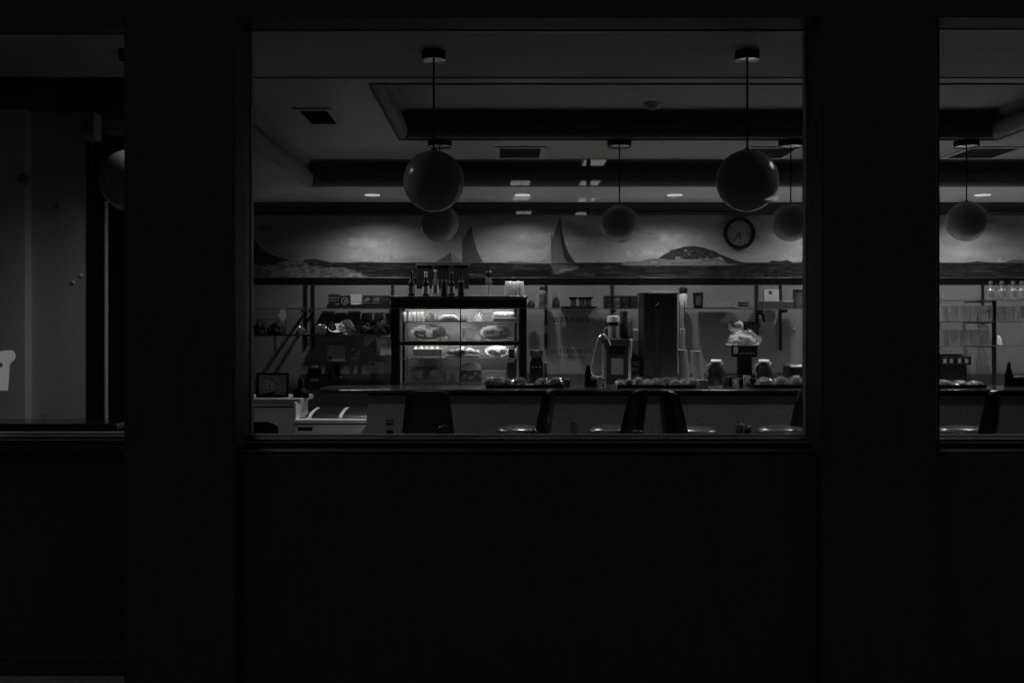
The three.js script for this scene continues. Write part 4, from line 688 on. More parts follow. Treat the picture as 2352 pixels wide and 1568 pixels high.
  for (let i = 0; i < 3; i++) pbox(t, 'towel', [1452, 1482, 760 + i * 9 - 4, 766 + i * 9], 10.9, 0.2, M.mid, 0.01); pbox(t, 'box', [1452, 1482, 784, 822], 10.9, 0.3, M.grey, 0.006);
  t.name = 'towel_stack';
  t = onBack('drawer_tower', 'grey tower of small drawers left of the tall black machine', 'drawers', 1463, 10.75);
  pbox(t, 'case', [1451, 1475, 823, 906], 10.75, 0.45, M.dark, 0.004); for (let i = 0; i < 4; i++) { const d = pbox(t, 'drawer', [1453, 1473, 830 + i * 14, 841 + i * 14], 10.74, 0.02, M.grey, 0.003); }
  part(t, 'knob', new THREE.SphereGeometry(0.015, 12, 10), M.chrome, [X(1453, 10.7) - t.position.x, Y(846, 10.7) - yBC, 0.06]);
  // left of the espresso machine
  t = onBack('coffee_grinder', 'black box grinder with a small display right of the pastry case', 'grinder', 1233, 10.9);
  pbox(t, 'body', [1218, 1248, 832, 905], 10.9, 0.25, M.black, 0.006); pbox(t, 'head', [1218, 1247, 804, 818], 10.88, 0.28, M.blackGloss, 0.006); pbox(t, 'neck', [1222, 1245, 818, 832], 10.93, 0.2, M.dark); for (const x of [1221, 1230, 1239]) pbox(t, 'button', [x, x + 4, 842, 844], 10.895, 0.01, M.mid); pbox(t, 'display', [1224, 1240, 807, 815], 10.876, 0.008, M.dark, 0.002);
  t = onBack('sauce_bottle', 'short black bottle at the foot of the warning poster', 'bottle', 1253, 10.7); part(t, 'bottle', lathe(bottleProf(L(7, 10.7), L(70, 10.7)), 24), M.blackGloss); part(t, 'cap', cyl(L(4, 10.7), L(3.5, 10.7), L(70, 10.7), L(74, 10.7)), M.grey);
  t = thing('cone_bottle', 'slim black cone bottle between the poster and the espresso hose', 'bottle', [X(1351, 9.0), Y(895, 8.5), Z(9.0)]); part(t, 'bottle', lathe([[0.001, 0], [L(9, 9), 0], [L(7, 9), L(30, 9)], [L(4, 9), L(46, 9)], [0.001, L(47, 9)]], 24), M.black); part(t, 'cap', cyl(L(5, 9), L(4.5, 9), L(46, 9), L(51, 9)), M.satin);
  for (const [px, y0, D, lab] of [[1645, 826, 10.55, 'left of the two dark creamer jugs with pale lids'], [1755, 826, 10.55, 'right of the two dark creamer jugs with pale lids']]) {
    t = onBack('creamer_jug', lab, 'jug', px, D, 'creamer jugs on the back counter'); const q = (p) => L(p, D);
    part(t, 'body', lathe([[0.001, 0], [q(16), 0], [q(20), q(16)], [q(20), q(40)], [q(18), q(58)], [q(11), q(70)], [q(11), q(76)]], 32), M.blackGloss); part(t, 'lid', lathe([[q(12), q(75)], [q(12.5), q(78)], [q(11), q(81)], [0.001, q(81)]], 28), M.white); part(t, 'handle', tube([[-q(11), q(72), 0.01], [-q(20), q(66), 0.02], [-q(22), q(54), 0.02], [-q(17), q(44), 0.02]], 0.012, 20), M.grey); part(t, 'spout', tube([[q(9), q(70), 0.01], [q(16), q(74), 0.02]], 0.012, 8), M.satin);
  }
  t = onBack('cash_register', 'black cash register with small lit keys under the pastry plate', 'cash register', 1712, 10.6);
  pbox(t, 'screen', [1683, 1741, 794, 820], 10.6, 0.08, M.black, 0.008); pbox(t, 'stand', [1698, 1728, 820, 862], 10.65, 0.1, M.black, 0.006); pbox(t, 'base', [1680, 1745, 862, 900], 10.58, 0.3, M.black, 0.01);
  for (let i = 0; i < 6; i++) pbox(t, 'key', [1700 + i * 6, 1703 + i * 6, 810, 812.5], 10.595, 0.01, M.satin, 0.002); pbox(t, 'emblem', [1686, 1696, 797, 812], 10.596, 0.01, M.grey, 0.003);
  t = thing('pastry_plate', 'pile of pale pastries under plastic on top of the cash register', 'pastries', [X(1708, 10.66), Y(793, 10.6), Z(10.7)]); const q = (p) => L(p, 10.66);
  part(t, 'tray', bx(-q(34), q(34), 0, 0.01, -0.1, 0.1, 0.004), M.mid); part(t, 'pastry', lump(q(30), q(18), q(20), 0.25, 3, 2, 30).translate(0, 0.01, 0), M.pastry); part(t, 'plastic_wrap', lump(q(36), q(26), q(22), 0.3, 3, 12, 36).translate(0.02, 0.01, 0), M.wrap);
  t = thing('wall_dispenser', 'pale rounded dispenser with an oval badge on the wall above the register', 'dispenser', [X(1692, 11.2), Y(760, 11.2), Z(11.37)]);
  pbox(t, 'cover', [1676, 1712, 736, 762], 11.2, 0.16, M.mid, 0.06); part(t, 'badge', new THREE.CylinderGeometry(L(10, 11.2), L(10, 11.2), 0.006, 28).rotateX(Math.PI / 2).scale(1, 0.42, 1), M.black, [0.005, Y(748, 11.2) - t.position.y, 0.17]); part(t, 'badge_centre', new THREE.CylinderGeometry(L(7, 11.2), L(7, 11.2), 0.006, 28).rotateX(Math.PI / 2).scale(1, 0.3, 1), M.grey, [0.005, Y(748, 11.2) - t.position.y, 0.174]);
  t = thing('wall_telephone', 'black telephone with a hanging handset on the wall by the upright', 'telephone', [X(1738, 11.2), Y(766, 11.2), Z(11.37)]);
  pbox(t, 'body', [1716, 1742, 738, 766], 11.15, 0.22, M.black, 0.012); part(t, 'handset', new THREE.TorusGeometry(0.04, 0.014, 10, 26, 5.2).scale(1, 2.1, 1), M.black, [X(1753, 11.15) - t.position.x, Y(738, 11.15) - t.position.y, 0.12]); pbox(t, 'cradle', [1744, 1754, 752, 762], 11.12, 0.24, M.dark, 0.008);
  part(t, 'ring', new THREE.TorusGeometry(0.016, 0.005, 8, 20), M.satin, [X(1753, 11.1) - t.position.x, Y(727, 11.1) - t.position.y, 0.14]);
  t = thing('key_hook', 'small dark key hook on the wall at the far right of the main window', 'hook', [X(1824, 11.37), Y(764, 11.37), Z(11.37)]); pbox(t, 'plate', [1822, 1828, 752, 757], 11.36, 0.012, M.grey, 0.003); pbox(t, 'key', [1824, 1827, 757, 766], 11.355, 0.006, M.dark, 0.002);
  t = onBack('toaster', 'dark low appliance with a bright top edge beside the right window edge', 'toaster', 1836, 10.6);
  pbox(t, 'body', [1814, 1872, 842, 905], 10.6, 0.26, M.black, 0.02); pbox(t, 'top_edge', [1816, 1870, 839, 843], 10.595, 0.25, M.satin, 0.006); pbox(t, 'slot', [1826, 1860, 838.6, 839.4], 10.68, 0.03, M.black); pbox(t, 'knob', [1830, 1837, 862, 870], 10.585, 0.02, M.satin, 0.006);
  t = onBack('drip_pot', 'small dark glass coffee pot with a steel band under the register screen', 'coffee pot', 1690, 10.4);
  part(t, 'pot', lathe([[0.001, 0], [0.06, 0], [0.085, 0.05], [0.08, 0.1], [0.05, 0.15], [0.05, 0.17]], 28), M.blackGloss); part(t, 'band', cyl(0.052, 0.052, 0.145, 0.16, 24), M.chrome); part(t, 'handle', tube([[0.05, 0.15, 0.01], [0.11, 0.14, 0.03], [0.115, 0.07, 0.03], [0.083, 0.05, 0.01]], 0.009, 18), M.black);
  // paper cups: a tall stack and a shorter one
  const cupGeo = (q) => lathe([[0.001, 0], [q(9), 0], [q(12.6), q(27)], [q(13.3), q(27.6)], [q(12.6), q(28.4)], [q(12), q(27)], [q(8.6), q(1)], [0.001, q(1)]], 26);
  for (const [px, D, n, y0, pitch, gm, lab] of [[1606, 10.35, 22, 893, 3.6, cupGeo((p) => L(p, 10.35)), 'in the leaning right stack of white paper cups'], [1576, 10.7, 24, 893, 3.4, cupGeo((p) => L(p * 0.82, 10.7)), 'in the slim left stack of white paper cups']]) {
    let first;
    for (let i = 0; i < n; i++) { let c; const label = ord[n - 1 - i] + ' cup from the top ' + lab;
      if (!first) { first = c = thing('paper_cup', label, 'cup', [0, 0, 0], 'stacked paper cups'); part(c, 'cup', gm, M.paper); }
      else { c = first.clone(); c.name = numbered('paper_cup'); c.userData = { label, category: 'cup', group: 'stacked paper cups' }; scene.add(c); }
      c.position.set(X(px - i * 0.35, D), yBC + i * L(pitch, D), Z(D)); }
  }
  t = thing('lid_stack', 'column of white lids in a wire holder beside the tall black machine', 'lid holder', [X(1568, 10.85), yBC, Z(10.85)]);
  for (let i = 0; i < 26; i++) part(t, 'lid', cyl(L(5 + (i > 12 ? -1 : 1.5), 10.85), L(4.2 + (i > 12 ? -1 : 1.5), 10.85), 0, L(2.6, 10.85), 18).translate(0, L(92 + i * 4.4, 10.85), 0), M.paper);
  part(t, 'holder', [bx(-0.03, -0.024, 0, L(210, 10.85), -0.04, -0.034), bx(0.024, 0.03, 0, L(210, 10.85), -0.04, -0.034), bx(-0.03, 0.03, L(90, 10.85), L(91, 10.85), -0.04, 0.02)], M.black);
}

// ---------------------------------------------------------------- lunch counter
const DF = 8.5, yC = Y(895, DF);
{
  const t = thing('lunch_counter', 'long lunch counter with a dark edge and grey front behind the stools', 'counter', [2.5, FL, Z(DF)]), x0 = X(724, DF) - 2.5, xb = X(846, DF + 0.12) - 2.5;
  const top = new THREE.Shape(), r = 0.2; top.moveTo(x0 + r, 0); top.lineTo(XR - 2.5, 0); top.lineTo(XR - 2.5, 0.62); top.lineTo(x0 + r, 0.62); top.absarc(x0 + r, 0.42, 0.2, Math.PI / 2, Math.PI, false); top.lineTo(x0, 0.2); top.absarc(x0 + r, 0.2, 0.2, Math.PI, Math.PI * 1.5, false);
  const th = L(8, DF);
  part(t, 'top', new THREE.ExtrudeGeometry(top, { depth: th - 0.008, bevelEnabled: true, bevelSize: 0.004, bevelThickness: 0.004, bevelSegments: 2, curveSegments: 16 }).rotateX(-Math.PI / 2).translate(0, yC - FL - th + 0.004, 0), M.counterTop);
  part(t, 'metal_edge', new THREE.CylinderGeometry(0.007, 0.007, XR - 2.5 - x0 - r, 12).rotateZ(Math.PI / 2).translate((XR - 2.5 + x0 + r) / 2, yC - FL - 0.004, 0.004), M.chrome);
  const s = new THREE.Shape(); s.moveTo(xb, yC - FL - th); s.lineTo(XR - 2.5, yC - FL - th); s.lineTo(XR - 2.5, 0); s.lineTo(xb - 0.35, 0); s.lineTo(xb - 0.02, 0.42); s.closePath();
  part(t, 'front_panel', new THREE.ExtrudeGeometry(s, { depth: 0.04, bevelEnabled: false }).translate(0, 0, -0.16), M.counterFront);
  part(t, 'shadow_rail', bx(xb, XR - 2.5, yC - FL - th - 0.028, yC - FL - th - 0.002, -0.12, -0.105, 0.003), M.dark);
  part(t, 'back_panel', bx(xb + 0.02, XR - 2.5, 0, yC - FL - th - 0.001, -0.58, -0.54), M.white); part(t, 'kick_plate', bx(xb, XR - 2.5, 0, 0.1, -0.118, -0.11), M.black);
}
function tray(x0, x1, D, label) {
  const t = thing('serving_tray', label, 'tray', [X((x0 + x1) / 2, D), yC, Z(D)]), w = L(x1 - x0, D) / 2;
  part(t, 'base', bx(-w + 0.006, w - 0.006, 0.001, 0.006, -0.3, -0.006), M.black);
  part(t, 'rim', [bx(-w, w, 0.002, 0.03, -0.006, 0, 0.002), bx(-w, w, 0.002, 0.03, -0.306, -0.3, 0.002), bx(-w, -w + 0.006, 0.002, 0.0295, -0.3, -0.006, 0.002), bx(w - 0.006, w, 0.002, 0.0295, -0.3, -0.006, 0.002)], M.blackGloss); return t;
}
tray(1116, 1295, 8.72, 'black tray of wrapped buns in front of the pastry case'); tray(1418, 1600, 8.72, 'black tray of shiny wrapped sweets in the middle of the counter'); tray(1733, 1925, 8.72, 'black tray of wrapped buns at the right end of the main window'); tray(2060, 2268, 8.72, 'black tray of wrapped pastries seen in the right window');
function wrapped(name, cat, px, py, r, label, m, am = 0.42, D = 8.86, deep = 0.9) {
  const t = thing(name, label, cat, [X(px, D), yC + 0.007, Z(D)]), R = L(r, D), H = (Y(py, D) - yC - 0.007) / 1.3; t.rotation.y = (px * 0.7) % 3;
  part(t, 'bun', lump(R * 0.9, H * 0.86, R * 0.72 * deep, 0.3, 2, px, 24), m); part(t, 'plastic_wrap', crinkle(lump(R, H, R * deep, am, 6.5, px * 0.7, 30)), M.wrap); return t;
}
[[1136, 864, 25, 'tallest wrapped bun, at the left end of the tray before the pastry case'], [1163, 869, 15, 'wrapped bun second from the left before the pastry case'], [1192, 867, 18, 'round wrapped bun in the middle of the tray before the pastry case'], [1245, 868, 18, 'wrapped bun second from the right on the tray before the pastry case'], [1277, 867, 17, 'wrapped bun at the right end of the tray before the pastry case']].forEach(([x, y, r, l], i) => wrapped('wrapped_bun', 'bun', x, y, r, l, i % 2 ? M.bread : M.dark));
for (const [x, i] of [[1215, 0], [1222, 1]]) wrapped('wrapped_bun', 'bun', x - 4 + i * 3, 882, 10, (i ? 'right' : 'left') + ' low flat roll between the round buns on the left tray', M.pastry);
for (let i = 0; i < 9; i++) wrapped('wrapped_sweet', 'sweet', 1425 + i * 21, 872 - (i % 3) * 2.5, 14, ord[i] + ' shiny wrapped sweet from the left on the middle counter tray', [M.mid, M.dark, M.pastry, M.cream][i % 4], 0.55, 8.82 + (i % 2) * 0.1);
[[1758, 866, 22, 'first wrapped bun of the tray by the right window edge'], [1795, 865, 17, 'second wrapped bun of the tray by the right window edge'], [1828, 863, 20, 'third, shiniest wrapped bun by the right window edge'], [1868, 864, 20, 'wrapped bun hidden behind the pier right of the main window']].forEach(([x, y, r, l]) => wrapped('wrapped_bun', 'bun', x, y, r, l, M.pastry, 0.35));
[[2168, 872, 22, 'first wrapped pastry of the tray in the right window'], [2205, 873, 20, 'second wrapped pastry of the tray in the right window'], [2240, 875, 20, 'third wrapped pastry of the tray in the right window'], [2120, 872, 20, 'wrapped pastry of that tray hidden behind the pier']].forEach(([x, y, r, l]) => wrapped('wrapped_pastry', 'pastry', x, y, r, l, M.cream, 0.4));
{ // loose things on the counter
  const D = 9.0, on = (name, label, cat, px, Dx = D) => thing(name, label, cat, [X(px, Dx), yC, Z(Dx)]), q = (p) => L(p, D);
  let t = on('sugar_shaker', 'dark sugar shaker with a pale lid below the espresso hose', 'shaker', 1363); part(t, 'jar', lathe([[0.001, 0], [q(8), 0], [q(9), q(12)], [q(9), q(16)]], 22), M.dark); part(t, 'lid', lathe([[q(10), q(15)], [q(10), q(19)], [q(7), q(23)], [0.001, q(24)]], 22), M.mid);
  t = on('tap_base', 'small chrome tap foot at the bottom of the steam wand', 'tap', 1386, 9.02); part(t, 'base', cyl(q(6), q(4), 0, q(4)), M.chrome); part(t, 'stem', cyl(q(2), q(2), q(4), q(14)), M.satin); part(t, 'lever', tube([[-q(6), q(14), 0], [q(5), q(16), 0]], 0.008, 6), M.chrome);
  t = on('napkin_cup', 'low grey cup at the right end of the left tray', 'cup', 1302); part(t, 'cup', lathe([[0.001, 0], [q(7), 0], [q(9), q(15)], [q(8.4), q(15)], [0.001, q(2)]], 22), M.grey); part(t, 'napkins', bx(-q(5), q(5), q(4), q(17), -q(3), q(3), 0.005), M.mid);
  for (const [i, px, hh, m] of [[0, 1668, 20, M.grey], [1, 1682, 22, M.blackGloss], [2, 1700, 18, M.blackGloss], [3, 1716, 24, M.clear], [4, 1730, 18, M.blackGloss], [5, 1690, 17, M.clear]]) { t = on('drinking_glass', ord[i] + ' of the dark glistening glasses in the cluster left of the right hand tray', 'glass', px, 9.0 - (i === 5 ? 0.12 : 0)); part(t, 'glass', lathe([[0.001, 0], [q(7), 0], [q(8.5), q(hh)], [q(7.8), q(hh)], [q(6.4), q(2)], [0.001, q(2)]], 22), m); part(t, 'rim', new THREE.TorusGeometry(q(8.1), 0.003, 6, 24).rotateX(Math.PI / 2).translate(0, q(hh), 0), M.clear); }
  t = on('napkin_pack', 'pale folded napkin pack right of the middle counter tray', 'napkins', 1612, 8.9); for (let i = 0; i < 3; i++) part(t, 'napkin', new RoundedBoxGeometry(q(26), q(5), q(20), 2, 0.004).translate(i * 0.004, q(3 + i * 5.1), 0), M.mid);
}

// ---------------------------------------------------------------- swivel stools at the counter
function backrestGeo() {
  const g = new THREE.BoxGeometry(1, 1, 1, 14, 14, 4), p = g.attributes.position;
  for (let i = 0; i < p.count; i++) {
    const u = p.getX(i) * 2, v = p.getY(i) + 0.5, w = p.getZ(i);
    const round = Math.pow(Math.max(0, Math.abs(u) - 0.55) / 0.45, 2) * 0.03 * Math.pow(v, 6);
    const hw = 0.215 - 0.05 * v, edge = 1 - 0.35 * Math.pow(Math.max(Math.abs(u), v), 8);
    const x = u * hw, y = -0.09 + v * 0.41 - round;
    p.setXYZ(i, x, y, w * 0.06 * edge + 0.05 * v - 0.075 * u * u * (1 - 0.35 * v));
  }
  g.computeVertexNormals(); return g;
}
let stool0;
function stool(px, D, turn, label, dy = 0) {
  let t;
  if (!stool0) {
    t = stool0 = thing('counter_stool', label, 'stool', [0, 0, 0], 'swivel stools along the counter');
    part(t, 'seat', lathe([[0.001, 0.39], [0.17, 0.39], [0.205, 0.41], [0.212, 0.435], [0.2, 0.46], [0.15, 0.474], [0.001, 0.478]], 40).scale(1, 1, 0.96), M.seatVinylLit);  // paler than the backrest: the shine on the seat is put into its colour
    part(t, 'seat_band', lathe([[0.196, 0.388], [0.209, 0.4], [0.209, 0.41], [0.2, 0.412]], 40).scale(1, 1, 0.97), M.satin);
    const b = part(t, 'backrest', backrestGeo(), M.vinyl, [0, 0.46, 0.2]);
    part(t, 'back_bracket', [bx(-0.03, 0.03, 0.36, 0.385, -0.02, 0.2, 0.004), bx(-0.03, 0.03, 0.36, 0.46, 0.2, 0.215, 0.004)], M.darkMetal);
    part(t, 'pedestal', [cyl(0.045, 0.04, 0.02, 0.37), cyl(0.12, 0.1, 0.365, 0.388)], M.satin); part(t, 'base', lathe([[0.22, 0], [0.22, 0.012], [0.08, 0.035], [0.045, 0.05]], 36), M.satin);
  } else { t = stool0.clone(); t.name = numbered('counter_stool'); t.userData = { label, category: 'stool', group: 'swivel stools along the counter' }; scene.add(t); }
  t.position.set(X(px, D), FL + dy, Z(D)); t.rotation.y = turn; return t;
}
stool(985, 7.95, 0.03, 'stool seen straight from behind in front of the pastry case');
stool(1198, 8.0, Math.PI / 2 - 0.1, 'stool turned left, second from the left, back under the warning poster');
stool(1410, 8.0, Math.PI / 2 - 0.45, 'stool turned left in front of the espresso machine');
stool(1590, 8.05, -Math.PI / 2 + 0.22, 'stool turned right, its back next to the left facing stool', -0.012);
stool(1797, 8.0, Math.PI / 2, 'stool turned left at the right edge of the main window');
stool(2215, 8.0, Math.PI / 2 - 0.55, 'stool seen in the right window');
stool(560, 5.5, 0.3, 'stool cut off at the lower left corner of the main window');

// ---------------------------------------------------------------- window ledge inside the glass, with condiments
struct('window_ledge', bx(X(583, 4.72), X(1843, 4.72), 0.985, 1.03, Z(4.9), Z(4.722), 0.004), M.dark);
{
  const D = 4.79, on = (name, label, cat, px) => thing(name, label, cat, [X(px, D), 1.03, Z(D)]), q = (p) => L(p, D), y0 = VY + (EYE - 1.03) * F / D;
  let t = on('condiment_jar', 'small glass jar with dark contents on the ledge left of the first stool', 'jar', 895); const h = (py) => (y0 - py) * D / F;
  part(t, 'jar', lathe([[0.001, 0], [q(9), 0], [q(9), h(974)], [q(8), h(968)]], 24), M.clear); part(t, 'sauce', cyl(q(8), q(8), 0.002, h(988), 22), M.black); part(t, 'lid', cyl(q(9.4), q(9), h(968), h(962), 24), M.grey); part(t, 'band', cyl(q(9.1), q(9.1), h(975), h(972), 24), M.black);
  t = on('sugar_caddy', 'tiny chrome sugar caddy on the ledge in front of the first stool', 'caddy', 1016); part(t, 'tub', new RoundedBoxGeometry(q(34), h(990), q(24), 3, 0.006).translate(0, h(990) / 2, 0), M.black); part(t, 'handle', tube([[-q(16), h(990), 0], [-q(8), h(982), 0.005], [q(6), h(977), 0.005], [q(12), h(980), 0]], 0.003, 20), M.chrome);
  t = on('menu_card', 'pale small menu card leaning on the ledge near the middle', 'card', 1325); part(t, 'card', new THREE.BoxGeometry(q(15), h(968), 0.004).translate(0, h(968) / 2, 0).rotateZ(0.2), M.mid); part(t, 'stand', new RoundedBoxGeometry(q(34), h(1003), 0.02, 2, 0.004).translate(0, h(1003) / 2, -0.002), M.grey);
  t = on('salt_shaker', 'small grey salt shaker on the ledge left of the last stool', 'shaker', 1699); part(t, 'jar', lathe([[0.001, 0], [q(9), 0], [q(8.5), h(982)], [q(7), h(978)]], 22), M.grey); part(t, 'cap', lathe([[q(8.4), h(980)], [q(8.8), h(976)], [q(7), h(973)], [0.001, h(972)]], 22), M.satin);
  t = on('pepper_shaker', 'dark pepper shaker with a bright top next to the grey salt shaker', 'shaker', 1718); part(t, 'jar', lathe([[0.001, 0], [q(8), 0], [q(7.5), h(988)], [q(6), h(985)]], 22), M.black); part(t, 'cap', lathe([[q(7), h(986)], [q(7), h(982)], [q(4), h(978)], [0.001, h(977)]], 22), M.satin);
  t = on('toothpick_holder', 'small dark toothpick holder with chrome rims below the third stool', 'holder', 1464); part(t, 'tub', cyl(q(10), q(11), 0, h(990), 22), M.blackGloss); part(t, 'rim', new THREE.TorusGeometry(q(11), 0.003, 6, 24).rotateX(Math.PI / 2).translate(0, h(990), 0), M.chrome);
  t = on('sauce_caddy', 'small black sauce caddy with chrome tips below the second stool', 'caddy', 1221); part(t, 'tub', new RoundedBoxGeometry(q(34), h(993), q(20), 2, 0.005).translate(0, h(993) / 2, 0), M.black); for (const x of [-10, 0, 10]) part(t, 'tip', lathe([[0.008, h(993)], [0.008, h(988)], [0.001, h(985)]], 14).translate(q(x), 0, 0), M.chrome);
}

// ---------------------------------------------------------------- right window: glass shelves and coffee things
{
  const D = 10.9, q = (p) => L(p, D);
  [689, 738, 793].forEach((y, i) => { const t = thing('glass_shelf', ['upper', 'middle', 'lower'][i] + ' glass shelf of tumblers seen through the right window', 'shelf', [X(2290, D), Y(y, D), Z(D)]); part(t, 'pane', new THREE.PlaneGeometry(q(420), 0.3).rotateX(-Math.PI / 2).translate(0, -0.003, -0.15), M.clear); part(t, 'front_edge', bx(-q(210), q(210), -0.008, 0.001, -0.002, 0.004), i ? M.satin : M.darkMetal); part(t, 'bracket', [bx(X(2256, D) - X(2290, D), X(2261, D) - X(2290, D), -0.022, -0.009, -0.42, -0.02, 0.002), bx(X(2284, D) - X(2290, D), X(2289, D) - X(2290, D), -0.022, -0.009, -0.42, -0.02, 0.002)], M.black); });
  const gl = lathe([[0.001, 0], [q(8.6), 0], [q(10), q(36)], [q(9.4), q(36)], [q(8), q(2)], [0.001, q(2)]], 20); let g0;
  const row = (y, a, b, sy, lab) => { for (let i = 0, x = a; x <= b; i++, x += 22) { const label = ord[i] + ' tumbler from the left ' + lab; let t; if (!g0) { t = g0 = thing('shelf_tumbler', label, 'glass', [0, 0, 0], 'tumblers on the glass shelves'); part(t, 'glass', gl, M.smoke); part(t, 'rim', new THREE.TorusGeometry(q(9.7), 0.002, 6, 22).rotateX(Math.PI / 2).translate(0, q(36), 0), M.clear); } else { t = g0.clone(); t.name = numbered('shelf_tumbler'); t.userData = { label, category: 'glass', group: 'tumblers on the glass shelves' }; scene.add(t); } t.position.set(X(x, 11.0), Y(y, D), Z(11.0)); t.scale.y = sy; } };
  row(738, 2170, 2360, 1, 'on the middle glass shelf in the right window'); row(793, 2172, 2270, 1, 'on the lower glass shelf in the right window');
  [2276, 2302, 2328, 2348].forEach((x, i) => { const t = thing('soda_bottle', ord[i] + ' clear bottle from the left on the upper glass shelf of the right window', 'bottle', [X(x, 10.95), Y(689, D), Z(10.95)]); part(t, 'bottle', lathe(bottleProf(q(10), q(40)), 22), M.smoke); part(t, 'cap', cyl(q(4.6), q(4), q(39), q(44)), M.satin); });
  let t = thing('folded_cloth', 'small white folded cloth on the lower glass shelf in the right window', 'cloth', [X(2302, D), Y(793, D), Z(11.0)]); part(t, 'cloth', lump(q(10), q(18), q(9), 0.2, 3, 4), M.white); part(t, 'fold', lump(q(12), q(6), q(10), 0.2, 3, 8), M.mid);
  upright(2259, 745, 'left black shelf upright in the right window'); 
  t = thing('metal_post', 'thin black metal post beside the glass shelves in the right window', 'post', [X(2286, 10.7), yBC, Z(10.85)]); pbox(t, 'post', [2283, 2290, 690, 900], 10.95, 0.04, M.black, 0.004); pbox(t, 'foot', [2274, 2298, 892, 902], 10.73, 0.09, M.dark, 0.004);
  t = thing('coffee_machine', 'black coffee machine with four small dials in the right window', 'coffee machine', [X(2198, 10.5), yBC, Z(10.5)]); pbox(t, 'head', [2150, 2232, 818, 838], 10.5, 0.35, M.black, 0.006); pbox(t, 'body', [2150, 2222, 838, 905], 10.56, 0.28, M.black, 0.006); pbox(t, 'top', [2148, 2212, 812, 818], 10.52, 0.3, M.dark, 0.005);
  [2165, 2180, 2199, 2215].forEach((x) => { const d = pbox(t, 'dial_plate', [x, x + 13, 821, 836], 10.494, 0.01, M.dark, 0.003); pbox(t, 'dial', [x + 3, x + 10, 824, 833], 10.49, 0.012, M.mid, 0.006); });
  t = thing('sauce_bottle', 'dark pointed bottle with a pale cap in the right window', 'bottle', [X(2318, 9.0), yC, Z(9.0)]); part(t, 'bottle', lathe([[0.001, 0], [L(10, 9), 0], [L(9, 9), L(24, 9)], [L(4, 9), L(46, 9)], [L(3.6, 9), L(50, 9)]], 22), M.black); part(t, 'cap', cyl(L(5, 9), L(4, 9), L(49, 9), L(55, 9)), M.mid);
  t = thing('napkin_box', 'low dark napkin box on the counter at the right edge of the right window', 'box', [X(2345, 9.0), yC, Z(9.0)]); part(t, 'box', bx(-L(20, 9), L(22, 9), 0, L(18, 9), -0.12, 0, 0.006), M.black); part(t, 'napkins', bx(-L(18, 9), L(20, 9), L(18, 9), L(22, 9), -0.1, -0.02, 0.006), M.mid);
}

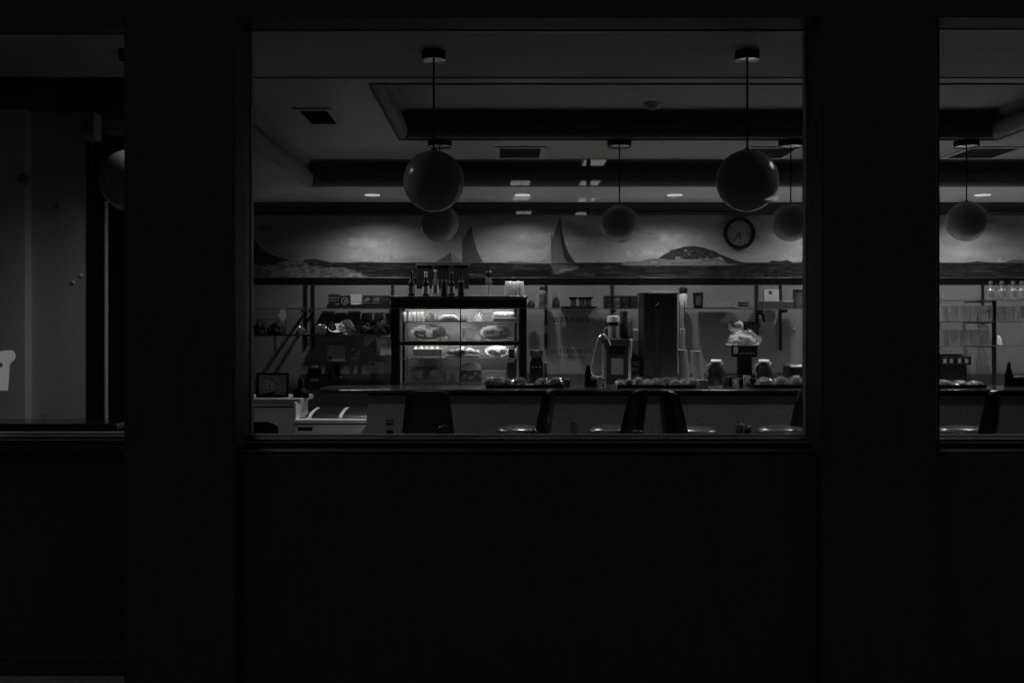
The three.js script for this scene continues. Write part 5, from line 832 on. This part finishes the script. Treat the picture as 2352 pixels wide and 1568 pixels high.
// ---------------------------------------------------------------- across the street: the lit office whose ceiling lights the panes mirror
{
  const zf = 10.75, ax = (px) => X(px, 15.5), ay = (py) => Y(py, 15.5);
  const t = thing('office_building', 'dark building across the street with two lit upper windows', 'building', [0, 0, zf]);
  const rooms = [[1160, 1476, 358, 495], [1730, 2030, 358, 470]];
  const s = new THREE.Shape(); s.moveTo(-22, 0); s.lineTo(22, 0); s.lineTo(22, 9); s.lineTo(-22, 9); s.closePath();
  for (const [a, b, c, d] of rooms) { const h = new THREE.Path(); h.moveTo(ax(a), ay(d)); h.lineTo(ax(b), ay(d)); h.lineTo(ax(b), ay(c)); h.lineTo(ax(a), ay(c)); h.closePath(); s.holes.push(h); }
  part(t, 'facade', metreUV(new THREE.ExtrudeGeometry(s, { depth: 0.25, bevelEnabled: false })), M.facade);
  for (const [a, b, c, d] of rooms) {
    const x0 = ax(a) - 0.4, x1 = ax(b) + 1.5, y0 = ay(d) - 0.4, y1 = 4.24;
    const o = part(t, 'office_room', [bx(x0, x1, y1, y1 + 0.1, 0.25, 9), bx(x0, x1, y0 - 0.1, y0, 0.25, 9), bx(x0 - 0.1, x0, y0, y1, 0.25, 9), bx(x1, x1 + 0.1, y0, y1, 0.25, 9), bx(x0, x1, y0, y1, 9, 9.1)], M.grey);
    part(t, 'window_mullion', bx((a < 1500 ? ax(1353) : ax(1800)) - 0.03, (a < 1500 ? ax(1353) : ax(1800)) + 0.03, ay(d), ay(c), 0.05, 0.15), M.black);
  }
  part(t, 'roof', bx(-22, 22, 9, 9.2, 0, 10), M.dark);
  const lit = glow(0.8, 1.5);
  [[1365, 373], [1355, 420], [1348, 458], [1340, 490], [1195, 420], [1197, 455], [1203, 488], [1832, 413], [1782, 455]].forEach(([px, py], i) => {
    const D = 2.6 * F / (VY - py), l = thing('troffer_light', ord[i] + ' office ceiling light mirrored in the shop window, counted from the bright column', 'ceiling light', [X(px, D), EYE + 2.6, D - 4.75], 'office ceiling lights across the street');
    part(l, 'housing', bx(-0.2, 0.2, 0.005, 0.03, -0.3, 0.3), M.white); part(l, 'diffuser', bx(-0.175, -0.01, -0.006, 0.004, -0.27, 0.27), lit); part(l, 'diffuser', bx(0.01, 0.175, -0.006, 0.004, -0.27, 0.27), lit);
    const a = new THREE.RectAreaLight(0xffffff, 1.2, 0.34, 0.54); a.name = 'troffer_lamp'; a.position.set(0, -0.012, 0); a.rotation.x = -Math.PI / 2; l.add(a);
  });
  const font = await new FontLoader().loadAsync('fonts/droid/droid_sans_bold.typeface.json');
  const word = (str, size, m, px, py, label) => {
    const g = new TextGeometry(str, { font, size, depth: 0.03, curveSegments: 6, bevelEnabled: false }); g.computeBoundingBox(); g.translate(-(g.boundingBox.max.x + g.boundingBox.min.x) / 2, 0, 0).rotateY(Math.PI);
    const w = thing('shop_sign', label, 'sign', [ax(px), ay(py), zf - 0.012]); part(w, 'lettering', g, m); part(w, 'mount', bx(-0.3, 0.3, size * 0.4, size * 0.45, -0.002, 0.012), M.dark);
  };
  word('GUANE', 0.28, mat(0.5, 0.5), 1745, 655, 'dim shop lettering GUANE on the building across the street, mirrored in the pane');
  word('To', 0.13, glow(0.7, 0.35), 1246, 766, 'small lit lettering To on the building across the street, mirrored in the pane');
}

scene.traverse((o) => { if (o.isMesh) { o.castShadow = o.receiveShadow = true; } if (o.isSpotLight) o.castShadow = true; });
moon.castShadow = true;
renderer.render(scene, camera);
